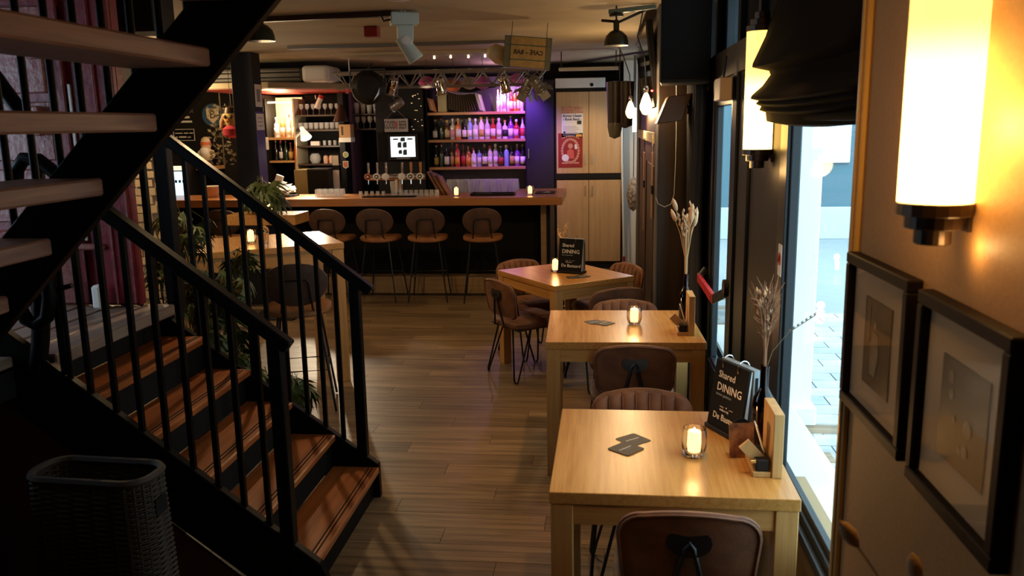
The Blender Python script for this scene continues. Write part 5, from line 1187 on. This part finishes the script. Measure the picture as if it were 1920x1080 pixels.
# lantern sign with its lettering reversed
LC_ = Vector((-0.568, 6.700, 2.411))
t = thing('lantern_sign', 'yellowish glass lantern sign with reversed CAFE BAR lettering', 'sign', tuple(LC_), rot=(0, 0.085, 0.10))
lw_, lh_ = 0.355/2, 0.115
M_amb = mat('amber_lantern_glass', (0.46,0.30,0.10), 0.3, noise=(30,(0.36,0.23,0.08),3)); M_lead = mat('lead_came', (0.05,0.11,0.10), 0.4)
B().box(-lw_,lw_,-0.055,0.055,-lh_,lh_).obj('glass_box', M_amb, t)
for z0, z1 in ((-lh_,-lh_*0.5),(-lh_*0.46,lh_*0.44),(lh_*0.48,lh_)):
    for x0, x1 in ((-lw_,-lw_*0.76),(-lw_*0.74,lw_*0.78),(lw_*0.80,lw_)):
        B().box(x0+0.002,x1-0.002,-0.0575,-0.055,z0+0.002,z1-0.002).obj('glass_pane', M_amb if (x1-x0) > 0.1 else mat('dark_corner_glass',(0.16,0.14,0.08),0.3) if 'dark_corner_glass' not in bpy.data.materials else bpy.data.materials['dark_corner_glass'], t)
b = B()
for z in (-lh_,-lh_*0.48,lh_*0.46,lh_): b.box(-lw_-0.002,lw_+0.002,-0.060,-0.054,z-0.003,z+0.003)
for x in (-lw_,-lw_*0.75,lw_*0.79,lw_): b.box(x-0.003,x+0.003,-0.060,-0.054,-lh_,lh_)
b.box(-lw_-0.003,-lw_+0.003,-0.058,0.058,lh_-0.003,lh_+0.003).box(lw_-0.003,lw_+0.003,-0.058,0.058,lh_-0.003,lh_+0.003)
b.obj('came', M_lead, t)
tx = text('CAFÉ – BAR', 0.046, M_blackprint, t, (0.005, -0.059, 0.0), (PI/2,0,0), bold=0.0014); tx.scale = (-0.95, 1, 1)
for x in (-0.13, 0.14): B().tube([(x,0,lh_),(x,0,2.645-LC_.z+0.0)],0.0025,5).obj('wire', M_rod, t)
B().lathe([(0.0,-0.13),(0.05,-0.12),(0.075,-0.02),(0.06,0.05),(0.02,0.08),(0.0,0.085)], 16, (-0.235,0.10,-0.01), M=Matrix.Rotation(-1.1,4,'Y')).obj('floodlight', M_cream, t, smooth=True)
B().tube([(-0.16,0.05,0.02),(-0.23,0.09,0.0)],0.008,6).obj('floodlight_arm', M_rod, t)

# lighting truss over the bar
TR = thing('lighting_truss', 'grey lattice lighting truss hung over the front of the bar', 'truss', (-1.75, 9.45, 2.37))
zt_, zb_ = 2.46, 2.30
for y_, z_ in ((9.32,zt_),(9.58,zt_),(9.45,zb_)): W(B().tube([(-2.95,y_,z_),(-0.60,y_,z_)], 0.016, 8), 'chord', M_alu, TR, smooth=True)
n_ = 10
for i in range(n_):
    xa = -2.93+i*0.232; xm = xa+0.116; xc = xa+0.232
    for y_ in (9.32, 9.58):
        W(B().tube([(xa,y_,zt_),(xm,9.45,zb_)], 0.008, 6), 'brace', M_alu, TR); W(B().tube([(xm,9.45,zb_),(xc,y_,zt_)], 0.008, 6), 'brace', M_alu, TR)
for x in (-2.8,-0.8): W(B().tube([(x,9.45,zt_),(x,9.45,2.628)], 0.008, 6), 'hanger', M_alu, TR); W(B().tube([(x,9.32,zt_),(x,9.58,zt_)],0.012,6),'cross_tube',M_alu,TR)
M_mirr = mat('polished_can', (0.80,0.72,0.60), 0.10, metal=1)
def can(px_pt, ang, ang2, label, s=1.0, mm=None):
    t = thing('par_can', label, 'stage light', px_pt); R = Matrix.Rotation(ang,4,'Y') @ Matrix.Rotation(ang2,4,'X'); mm = mm or M_mirr
    B().lathe([(0.0,0.085*s),(0.045*s,0.08*s),(0.052*s,0.06*s),(0.052*s,-0.075*s),(0.066*s,-0.085*s),(0.064*s,-0.087*s),(0.049*s,-0.07*s),(0.045*s,0.05*s),(0.0,0.06*s)], 18, M=R).obj('can', mm, t, smooth=True)
    for z in (-0.05,0.0,0.05): B().lathe([(0.053*s,z*s-0.004),(0.055*s,z*s),(0.053*s,z*s+0.004)], 18, M=R).obj('rib', mm, t, smooth=True)
    up = 2.455-px_pt[2]
    q = [R @ Vector((0.06*s,0,0)), R @ Vector((0.06*s,0,0))]
    B().tube([tuple(R @ Vector((0.058*s,0,0))), (0.055*s,0,0.08*s), (0,0,0.11*s), (-0.055*s,0,0.08*s), tuple(R @ Vector((-0.058*s,0,0)))], 0.006*s, 6).obj('yoke', M_alu, t, smooth=True)
    B().tube([(0,0,0.11*s),(0,9.32-px_pt[1],max(up, 0.13*s))], 0.007, 6).obj('clamp', M_alu, t)
    return t
can((-2.265, 9.220, 2.301), 0.42, 0.3, 'tilted chrome stage can at the left of the truss'); can((-1.729, 9.220, 2.290), -0.12, 0.2, 'upright chrome stage can in the middle of the truss'); can((-1.033, 9.220, 2.297), -0.22, 0.25, 'chrome stage can at the right of the truss near the lantern')
can((-2.209, 9.200, 2.107), 1.05, 0.2, 'matt grey stage lamp hanging low on a long arm above the beer sign', 0.85, M_alu)
bd = can((-0.779, 9.200, 2.280), 0.5, 0.5, 'grey stage lamp with open flaps at the right end of the truss', 1.1, M_alu)
for i in range(4): B().box(-0.05,0.05,0.0,0.075,-0.002,0.002).xform(Matrix.Rotation(0.5,4,'Y') @ Matrix.Rotation(0.5,4,'X') @ Matrix.Translation((0,0,-0.09)) @ Matrix.Rotation(i*PI/2,4,'Z') @ Matrix.Translation((0,0.062,0)) @ Matrix.Rotation(-0.9,4,'X')).obj('barn_door', M_alu, bd)
bd2 = can((-0.670, 9.050, 2.282), -0.6, 0.7, 'second grey stage lamp with open flaps beside the lantern', 1.1, M_alu)
for i in range(4): B().box(-0.05,0.05,0.0,0.075,-0.002,0.002).xform(Matrix.Rotation(-0.6,4,'Y') @ Matrix.Rotation(0.7,4,'X') @ Matrix.Translation((0,0,-0.09)) @ Matrix.Rotation(i*PI/2,4,'Z') @ Matrix.Translation((0,0.062,0)) @ Matrix.Rotation(-0.9,4,'X')).obj('barn_door', M_alu, bd2)
t = thing('effect_light', 'large round black effect light at the left of the truss', 'stage light', (-2.499, 9.100, 2.285)); 
B().lathe([(0.0,-0.16),(0.14,-0.15),(0.18,-0.05),(0.18,0.10),(0.12,0.16),(0.0,0.17)], 22, M=Matrix.Rotation(PI/2,4,'X') @ Matrix.Rotation(0.3,4,'Y')).obj('drum', M_black, t, smooth=True); B().tube([(0.19,0,0.0),(0.19,0,0.19),(-0.19,0,0.19),(-0.19,0,0.0)],0.012,6).obj('yoke', M_rod, t); B().tube([(0,0,0.19),(0,0.22,0.27)],0.012,6).obj('clamp', M_rod, t)
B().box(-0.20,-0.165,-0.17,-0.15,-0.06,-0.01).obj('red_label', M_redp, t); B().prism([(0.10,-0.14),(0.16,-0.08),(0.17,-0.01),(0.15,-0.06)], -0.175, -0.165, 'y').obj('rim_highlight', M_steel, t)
# little lamps glowing above the truss
for i, px in enumerate((790,815,845,870,905,950,968)):
    xx = -2.02+i*0.19
    o = B().lathe([(0.0,-0.012),(0.010,-0.008),(0.013,0.0),(0.010,0.012),(0.0,0.044)], 10).obj('string_bulb', emis('string_bulb_glow',(1.0,0.72,0.36),6) if i == 0 else bpy.data.materials['string_bulb_glow'], smooth=True); o.location = (xx, 9.40+0.04*(i%2), 2.606)
    tag(o, '%s small warm bulb from the left above the truss' % ORD[i], 'lamp', 'small warm bulbs above the truss')
# things stuffed in and behind the truss
t = thing('accordion', 'old accordion with grey-brown bellows lying on the top bottle shelf', 'accordion', (-1.78, 11.08, 2.04))
e0 = B().box(-0.325,-0.205,-0.10,0.12,0.0,0.30).obj('keyboard_end', mat('olive_casing',(0.22,0.19,0.08),0.35), t, bevel=0.012, seg=2)
for i in range(7):
    for j in range(2): B().lathe([(0,0),(0.008,0),(0.007,0.006),(0,0.007)], 8, (-0.305+j*0.022,-0.10,0.03+i*0.036), M=Matrix.Rotation(PI/2,4,'X')).obj('button', M_dry2, e0, smooth=True)
M_bel = mat('bellows_cloth',(0.22,0.165,0.12),0.7)
for i in range(12):
    u = i/11; x = -0.185+0.385*u; ln_ = -0.085*u*u; zb0 = 0.035-0.03*math.sin(PI*u); zt0 = 0.265-0.03*u-0.025*math.sin(PI*u)
    b = B(); dia = [(-0.020,0.03),(0.0,-0.085),(0.020,0.03),(0.0,0.11)]
    for zz, dxx in ((zb0,0.0),(zb0*0.5+zt0*0.5,ln_*0.5),(zt0,ln_)):
        for ax_, ay_ in dia: b.v.append((x+ax_+dxx, ay_, zz))
    for k in range(2):
        for j in range(4): b.f.append((4*k+j,4*k+(j+1)%4,4*k+4+(j+1)%4,4*k+4+j))
    b.f += [(3,2,1,0),(8,9,10,11)]
    b.obj('bellows_fold', M_bel, t)
B().prism([(0.215,0.02),(0.275,0.0),(0.215,0.22),(0.155,0.24)], -0.10, 0.12, 'y').obj('bass_end', mat('grey_casing',(0.28,0.25,0.22),0.4), t, bevel=0.008)
t = thing('black_cloth', 'black cloth draped over the accordion under the truss', 'cloth', (-1.65, 11.0, 2.36))
def clf(u, v):
    x = -0.32+0.64*u; y = -0.16+0.30*v; e = max(0, 0.25-v)/0.25
    return (x, y, 0.03*math.sin(7*u+2)*0.5 - 0.10*e*(0.6+0.4*math.sin(PI*u)) + 0.03)
B().grid(clf, 18, 10).obj('fabric', M_blackmat, t, smooth=True, solid=0.004)
t = thing('wooden_case', 'tilted reddish wooden case left of the accordion on the top shelf', 'case', (-2.165, 11.06, 2.0402)); B().prism([(-0.05,0.03),(0.045,0.0),(-0.0,0.17),(-0.085,0.19)], -0.06, 0.08, 'y').obj('case', mat('red_wood_case',(0.32,0.10,0.03),0.35), t, bevel=0.004); B().prism([(-0.02,0.04),(0.0,0.035),(-0.03,0.15),(-0.05,0.155)], -0.063, -0.06, 'y').obj('inlay', M_oak, t)
for i, (px, py, cc, nm) in enumerate(((800,155,(0.55,0.10,0.35),'pink lampion at the left behind the truss'),(905,155,(0.60,0.15,0.50),'pink lampion in the middle behind the truss'),(970,150,(0.62,0.14,0.50),'pink lampion at the right behind the truss'),(855,160,(0.42,0.10,0.03),'rust coloured cloth ball behind the truss'),(875,156,(0.42,0.33,0.22),'cream ball behind the truss'))):
    pt = [(-2.060, 10.100, 2.376), (-1.390, 10.100, 2.361), (-0.979, 10.100, 2.383), (-1.749, 10.150, 2.340), (-1.602, 10.450, 2.375)][i]
    t = thing('lampion', nm, 'ornament', pt); B().lathe([(0.02,-0.075),(0.07,-0.055),(0.105,0.0),(0.07,0.055),(0.02,0.075)], 16).obj('paper_ball', mat('lampion_%s' % ('abcde'[i]), cc, 0.6), t, smooth=True); B().tube([(0,0,0.07),(0,0,2.648-pt[2])],0.003,5).obj('string', M_rod, t)
# violet stage light washing the bottle shelves, blue one on the black cabinet
lamp('violet_light', (-1.12, 10.45, 2.40), 60, (0.62,0.16,1.0), 0.05, kind='SPOT', spot=1.5, aim=(-1.15,11.2,1.75))
lamp('blue_light', (-1.02, 10.45, 2.25), 60, (0.18,0.08,1.0), 0.04, kind='SPOT', spot=1.3, aim=(-0.88,10.93,1.85), blend=1.0)
lamp('shelf_strip_light', (-1.25, 11.02, 2.34), 9, (1.0,0.55,0.95), 0.05)
lamp('violet_light', (-0.72, 8.0, 2.35), 7, (0.45,0.20,1.0), 0.05, kind='SPOT', spot=0.17, aim=(-0.56,6.58,0.75), blend=1.0)

# ------------------------------------------------------------------ black post and the left end behind the bar
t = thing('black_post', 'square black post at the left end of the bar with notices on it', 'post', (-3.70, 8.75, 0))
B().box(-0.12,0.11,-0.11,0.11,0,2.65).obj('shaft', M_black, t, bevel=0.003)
ps = B().box(0.110,0.113,-0.11,0.11,0.9,2.05).obj('painted_violet_glow', mat('violet_glow_paint',(0.06,0.03,0.22),0.5), t)  # violet light falling on this side, painted on as a thin strip
B().box(0.113,0.116,-0.09,0.08,2.10,2.33).obj('pictogram_sheet', M_paper, t); B().box(0.116,0.118,-0.05,0.04,2.15,2.28).obj('pictogram', mat('grey_mark',(0.25,0.25,0.25),0.6), t)
B().box(0.113,0.116,-0.10,0.10,1.86,2.03).obj('notice', M_paper, t)
for i in range(3): B().box(0.116,0.117,-0.07,0.06,1.90+i*0.04,1.908+i*0.04).obj('notice_line', bpy.data.materials['grey_mark'], t)
t = thing('white_notice', 'blank white notice on the black cabinet left of the lit niche', 'paper', (-4.384, 10.735, 1.684)); B().box(-0.075,0.075,-0.004,0,-0.08,0.08).obj('sheet', M_paper, t)
lw = wallbox('wall_back_left', M_dark, -6.0, -4.62, 10.72, 10.80, 0, 2.65)
t = thing('chalk_sign', 'dark rectangular sign with a pale border on the wall at the left', 'sign', (-5.435, 10.715, 1.810))
B().box(-0.145,0.145,-0.012,0,-0.075,0.075).obj('board', M_blackmat, t)
for a in ((-0.145,0.145,0.068,0.075),(-0.145,0.145,-0.075,-0.068),(-0.145,-0.138,-0.068,0.068),(0.138,0.145,-0.068,0.068)): B().box(a[0],a[1],-0.016,-0.012,a[2],a[3]).obj('border', M_letter, t)
for i, (x0, x1, z) in enumerate(((-0.12,-0.02,0.022),(0.0,0.06,0.022),(0.075,0.125,0.022),(-0.12,-0.09,-0.028),(-0.07,0.03,-0.024),(0.045,0.09,-0.03))): B().box(x0,x1,-0.014,-0.012,z-0.006-(0.006 if i == 4 else 0),z+0.006).obj('chalk_line', M_letter, t)
t = thing('neon_shelf_sign', 'stacked pale strip signs on the dark wall left of the round shield', 'sign', (-5.415, 10.715, 2.022))
B().box(-0.12,0.10,-0.014,0,-0.055,-0.030).obj('pale_strip', M_paper, t); B().box(-0.06,0.07,-0.012,0,0.0,0.028).obj('word_strip', M_letter, t); text('laat', 0.085, mat('faint_print',(0.20,0.19,0.18),0.6), t, (0.07,-0.006,0.10), (PI/2,0,0))
t = thing('round_shield_sign', 'round blue sign with a cream shield on the dark wall at the left', 'sign', (-4.986, 10.66, 2.055))
B().lathe([(0,-0.03),(0.145,-0.03),(0.155,0.0),(0.145,0.03),(0,0.03)], 28, M=Matrix.Rotation(PI/2,4,'X')).obj('disc', mat('sign_blue',(0.035,0.085,0.16),0.4), t, smooth=True)
B().prism([(-0.085,0.085),(0.085,0.085),(0.08,-0.03),(0.0,-0.11),(-0.08,-0.03)], -0.042, -0.03, 'y').obj('shield', M_cream, t, bevel=0.003); text('B', 0.15, M_blackprint, t, (0,-0.043,0.005), (PI/2,0,0)); B().box(-0.03,0.03,0.03,0.06,-0.03,0.03).obj('wall_fixing', M_black, t)
gx, gz = -5.028, 1.412
t = thing('garden_gnome', 'cream garden gnome figure with orange band and white beard on a wooden bracket', 'figurine', (gx, 10.45, gz))
B().lathe([(0.0,0.0),(0.075,0.002),(0.085,0.03),(0.06,0.075),(0.055,0.08),(0.0,0.082)], 16).obj('boots', M_brown_shade, t, smooth=True)
B().lathe([(0.06,0.075),(0.085,0.11),(0.088,0.16),(0.065,0.21),(0.05,0.225),(0.0,0.226)], 16).obj('body', M_cream, t, smooth=True)
B().lathe([(0.0,0.215),(0.055,0.225),(0.064,0.26),(0.052,0.30),(0.0,0.302)], 16).obj('head', mat('skin_paint',(0.62,0.40,0.25),0.5), t, smooth=True)
B().lathe([(0.066,0.268),(0.067,0.30),(0.056,0.31)], 16).obj('orange_band', mat('gnome_orange',(0.62,0.15,0.05),0.5), t, smooth=True); B().lathe([(0.060,0.305),(0.05,0.345),(0.02,0.37),(0.0,0.372)], 16).obj('cap', M_cream, t, smooth=True)
B().lathe([(0.0,-0.07),(0.035,-0.05),(0.058,0.0),(0.045,0.045),(0.0,0.06)], 14, (0,-0.055,0.185)).obj('beard', M_paper, t, smooth=True)
for s in (-1,1): B().tube([(s*0.075,0,0.19),(s*0.105,-0.02,0.14),(s*0.085,-0.05,0.105)],[0.026,0.024,0.02],8).obj('arm', M_cream, t, smooth=True)
o = B().box(-0.11,0.11,-0.10,0.27,-0.045,-0.0004).obj('wooden_bracket', M_oak, bevel=0.004); o.location = (gx, 10.45, gz); tag(o, 'light wooden bracket under the garden gnome', 'shelf')
dx_ = Vector((-4.147, 9.300, 1.976))
t = thing('hand_puppet', 'yellow-faced puppet with red scarf peeping out behind the black post', 'puppet', tuple(dx_))
B().lathe([(0.0,-0.08),(0.06,-0.06),(0.088,0.01),(0.085,0.07),(0.05,0.12),(0.0,0.13)], 18).obj('head', mat('puppet_yellow',(0.62,0.42,0.14),0.7), t, smooth=True)
B().lathe([(0.0,-0.02),(0.022,0.0),(0.0,0.03)], 10, (-0.035,-0.085,0.03)).obj('eye', M_blackprint, t, smooth=True); B().lathe([(0.0,-0.02),(0.022,0.0),(0.0,0.03)], 10, (0.035,-0.085,0.03)).obj('eye', M_blackprint, t, smooth=True)
B().lathe([(0.0,-0.025),(0.025,0.0),(0.0,0.025)], 10, (0,-0.10,-0.01)).obj('nose', mat('puppet_nose',(0.55,0.25,0.10),0.6), t, smooth=True)
B().lathe([(0.05,-0.20),(0.10,-0.17),(0.105,-0.10),(0.06,-0.06)], 16).obj('scarf', mat('puppet_scarf',(0.50,0.03,0.05),0.8), t, smooth=True)
B().tube([(-0.07,-0.02,0.06),(-0.10,-0.03,-0.02),(-0.115,-0.03,-0.09)],[0.022,0.026,0.016],8).obj('hair', M_dry2, t, smooth=True); B().lathe([(0.088,0.075),(0.07,0.135),(0.0,0.16)], 16).obj('cap', M_brown_shade, t, smooth=True); B().tube([(0,0,0.15),(0,0,2.648-dx_.z)],0.003,5).obj('string', M_rod, t)
# lit fridge in the back left
t = thing('drinks_fridge', 'small drinks fridge with a bright blue-white door at the far left', 'fridge', (-5.310, 10.4, 0))
B().box(-0.16,0.15,-0.2,0.25,0,1.56).obj('cabinet', M_black, t, bevel=0.005); B().box(-0.115,0.105,-0.212,-0.2,1.02,1.36).obj('lit_door', emis('fridge_glow',(0.55,0.82,1.0),1.5), t); B().box(-0.115,0.105,-0.214,-0.2,1.375,1.43).obj('header', emis('fridge_header',(1.0,0.85,0.6),1.1), t)
for i in range(4):
    B().box(-0.09+i*0.05,-0.06+i*0.05,-0.216,-0.212,1.22,1.255).obj('door_mark', M_icon, t)
lamp('left_wall_light', (-4.65, 9.05, 2.35), 30, (1.0,0.70,0.36), 0.06)
lamp('brick_light', (-4.35, 6.9, 2.35), 55, (1.0,0.70,0.38), 0.06)
lamp('counter_light', (-4.9, 9.3, 2.0), 3, (1.0,0.65,0.33), 0.06)
t = thing('terracotta_bowl', 'terracotta bowl with white rim on the left end of the bar', 'bowl', (-4.496, 9.4, 1.1)); B().lathe([(0.0,0.0),(0.06,0.0),(0.095,0.10),(0.10,0.12),(0.092,0.12),(0.055,0.01),(0.0,0.01)], 18).obj('bowl', M_mug, t, smooth=True); B().lathe([(0.10,0.118),(0.104,0.13),(0.09,0.13)], 18).obj('rim', M_paper, t, smooth=True)

# ------------------------------------------------------------------ plants
def leafmesh(nl=7, L_=0.115, wd=0.0085):
    b = B()
    for i in range(nl):
        a = (i-(nl-1)/2)*0.42; l = L_*(1-0.09*abs(i-(nl-1)/2)); n0 = len(b.v)
        d = Vector((math.sin(a), math.cos(a), 0)); s = Vector((math.cos(a), -math.sin(a), 0))
        for f, w_, z in ((0.0,0.1,0.0),(0.35,1.0,0.006),(0.65,0.75,-0.004),(1.0,0.0,-0.03)):
            c = d*l*f; 
            for k in ((-1,),(1,)): 
                p = c+s*wd*w_*k[0]; b.v.append((p.x,p.y,z))
        for j in range(3): b.f.append((n0+2*j,n0+2*j+1,n0+2*j+3,n0+2*j+2))
    b.tube([(0,0,0),(0,-0.06,0.004)],0.0012,4)
    return b
leafproto = None
def plant(loc, label, stems, nleaf, size, seed, pot='pot', droop=0.5, cat='plant'):
    """stems: list of polylines relative to loc; palm-shaped leaves along their upper part"""
    global leafproto
    rnd = random.Random(seed)
    t = thing('potted_plant', label, cat, loc)
    if pot == 'pot': B().lathe([(0.0,0.0),(0.09,0.0),(0.12,0.22),(0.125,0.24),(0.11,0.24),(0.10,0.20),(0.0,0.20)], 18).obj('pot', mat('dark_pot',(0.05,0.045,0.04),0.5) if 'dark_pot' not in bpy.data.materials else bpy.data.materials['dark_pot'], t, smooth=True)
    if pot == 'vase': B().lathe([(0.0,0.0),(0.045,0.0),(0.06,0.06),(0.05,0.14),(0.035,0.17),(0.04,0.18),(0.03,0.18),(0.045,0.12),(0.05,0.06),(0.0,0.01)], 18).obj('vase', M_tglass, t, smooth=True)
    for st in stems: B().tube(st, 0.006, 6).obj('stem', M_stem, t, smooth=True)
    for k in range(nleaf):
        st = [Vector(p) for p in rnd.choice(stems)]; u = rnd.uniform(0.25,1.0)*(len(st)-1); i = min(int(u), len(st)-2); p = st[i].lerp(st[i+1], u-i)
        a = rnd.uniform(0,2*PI); rr = size*rnd.uniform(0.7,1.15)
        p = p+Vector((math.cos(a),math.sin(a),0))*0.05*rr*rnd.uniform(0.5,1.5)
        rot = (-rnd.uniform(0.2,1.2)*droop*1.6, rnd.uniform(-0.4,0.4), a-PI/2)
        if leafproto is None: leafproto = leafmesh().obj('leaf', M_leaf, t); o = leafproto; o.location = p; o.rotation_euler = rot
        else: o = share(leafproto, 'leaf', t, p, rot)
        o.scale = (rr, rr, rr)
    return t
def PT(loc, *pts): return [tuple(Vector(p)-Vector(loc)) for p in pts]
lA = (-2.30, 4.56, 0)
plant(lA, 'large leafy green plant with finger-like leaves behind the lower stair railing', [PT(lA,(-2.30,4.62,0.2),(-2.32,4.6,0.6),(-2.36,4.65,0.95),(-2.45,4.7,1.20)), PT(lA,(-2.28,4.62,0.2),(-2.22,4.6,0.6),(-2.12,4.65,1.0),(-2.05,4.7,1.18)), PT(lA,(-2.3,4.62,0.2),(-2.27,4.55,0.75),(-2.25,4.55,1.08)), PT(lA,(-2.28,4.6,0.2),(-2.20,4.55,0.45),(-2.08,4.52,0.62),(-2.02,4.5,0.50))], 100, 1.35, 11, droop=0.75)
lB = (-2.74, 4.98, 0)
plant(lB, 'tall leafy plant whose top reaches above the tall bar table at the left', [PT(lB,(-2.74,4.98,0.2),(-2.72,4.97,0.8),(-2.70,4.96,1.2),(-2.66,4.95,1.40)), PT(lB,(-2.74,4.98,0.2),(-2.64,4.96,0.8),(-2.56,4.95,1.2),(-2.50,4.93,1.34)), PT(lB,(-2.74,4.98,0.2),(-2.76,4.96,0.9),(-2.62,4.9,1.28))], 55, 1.4, 12, droop=0.7)
lC = (-3.32, 8.02, 1.05)
plant(lC, 'palm-like leafy sprig in a glass vase on the small high table', [PT(lC,(-3.32,8.02,1.06),(-3.32,8.0,1.25),(-3.30,7.98,1.36)), PT(lC,(-3.31,8.02,1.06),(-3.28,8.0,1.22),(-3.20,7.98,1.30))], 34, 2.0, 13, pot='vase', droop=0.8)
lD = (-1.98, 4.90, 0)
plant(lD, 'low leafy plant on the floor in front of the tan bar stool', [PT(lD,(-1.98,4.90,0.2),(-1.95,4.88,0.30),(-1.88,4.85,0.34),(-1.80,4.82,0.22)), PT(lD,(-1.98,4.9,0.2),(-2.02,4.9,0.34),(-2.1,4.9,0.32)), PT(lD,(-1.98,4.9,0.2),(-1.98,4.85,0.36))], 40, 1.3, 14, droop=0.8)
lE = (-4.86, 9.95, 1.1)
pe = thing('wall_ivy', 'dark dried bushy plant hanging left of the black post', 'plant', (-4.55, 9.9, 1.9))
M_dark_leaf = mat('dark_dry_leaf', (0.16,0.13,0.07), 0.8, var=0.3); r9 = random.Random(9); lp = None
for k in range(150):
    z = r9.uniform(-0.45,0.28); w_ = 0.16*(1-abs(z)*0.8)
    p = (r9.uniform(-w_,w_), r9.uniform(-0.1,0.1), z)
    if lp is None: lp = B().quad((-0.012,0,0),(0,0.02,0.008),(0.012,0,0),(0,-0.022,-0.006)).obj('leaf', M_dark_leaf, pe); o = lp
    else: o = share(lp, 'leaf', pe, p)
    o.location = p; o.rotation_euler = (r9.uniform(0,3),r9.uniform(0,3),r9.uniform(0,3)); o.scale = (1.5,1.5,1.5)
B().tube([(0,0,-0.45),(0.01,0,0.0),(0,0,0.748)],0.008,6).obj('stem', M_stem, pe)

# ------------------------------------------------------------------ wicker basket in the dark foreground
bk = thing('wicker_basket', 'tall dark wicker basket standing by the staircase at the lower left', 'basket', (-1.63, 2.42, 0), -0.06)
def rr_(w, d, r, n=9):
    o = []
    for (cx, cy2, a0) in ((w-r,d-r,0),(-w+r,d-r,PI/2),(-w+r,-d+r,PI),(w-r,-d+r,1.5*PI)):
        for i in range(n): a = a0+PI/2*i/(n-1); o.append((cx+r*math.cos(a), cy2+r*math.sin(a)))
    out = []
    for i, p in enumerate(o):
        q = o[(i+1)%len(o)]; L_ = math.hypot(q[0]-p[0], q[1]-p[1]); k = max(1, int(L_/0.03))
        out += [(p[0]+(q[0]-p[0])*j/k, p[1]+(q[1]-p[1])*j/k) for j in range(k)]
    return out
HB = 0.79
def bw(z): return 0.225-0.018*(z/HB)**2, 0.100-0.012*z/HB
b = B(); ring = rr_(*bw(0.4), 0.07); nR = len(ring)
for zi in range(2):
    pass
rows_ = 88
for r_ in range(rows_):
    z = 0.01+r_*(HB-0.02)/(rows_-1); ring = rr_(*bw(z), 0.07); k = len(ring); pts = []
    for j, (x, y) in enumerate(ring):
        s = 0.0035*(1 if ((j//2)+r_) % 2 else -1); L_ = math.hypot(x, y) or 1
        pts.append((x+s*x/L_, y+s*y/L_, z))
    if 0.60 < z/HB*0.86 < 0.0: continue
    b.tube(pts, 0.0042, 4, closed=True)
wv = b.obj('weave', M_wicker, bk); wv['kind'] = 'stuff'
for i in range(26):
    rb_ = rr_(*bw(0.0), 0.07); rt_ = rr_(*bw(HB), 0.07); j = int(i*len(rb_)/26); j2 = int(i*len(rt_)/26)
    B().tube([(rb_[j][0],rb_[j][1],0.0),(rt_[j2][0],rt_[j2][1],HB)], 0.006, 5).obj('stake', M_wicker, bk)
B().tube([(x,y,HB) for x,y in rr_(*bw(HB), 0.07)], 0.013, 6, closed=True).obj('rim', M_wicker, bk, smooth=True)
B().prism(rr_(*bw(0.0), 0.07), 0.0, 0.012, 'z').obj('base', M_wicker, bk)
B().box(bw(0.70)[0]+0.002, bw(0.70)[0]+0.009, -0.03, 0.03, 0.66, 0.715).obj('handle_hole', M_blackmat, bk)

# box and duct up by the stairs' head
t = thing('stair_speaker', 'black box on the ceiling behind the upper stair treads', 'speaker', (-2.55, 4.6, 2.40)); B().box(-0.16,0.16,-0.12,0.12,0,0.249).obj('cabinet', M_black, t, bevel=0.004); B().box(-0.14,0.14,-0.126,-0.12,0.02,0.22).obj('grille', M_blackmat, t)
t = thing('ceiling_duct', 'pale cable duct running across the ceiling near the stairs', 'duct', (-2.1, 4.6, 2.63)); W(B().bar((-2.40,4.3,2.635),(-2.0,5.0,2.635),0.035,0.025), 'duct', M_cream, t)
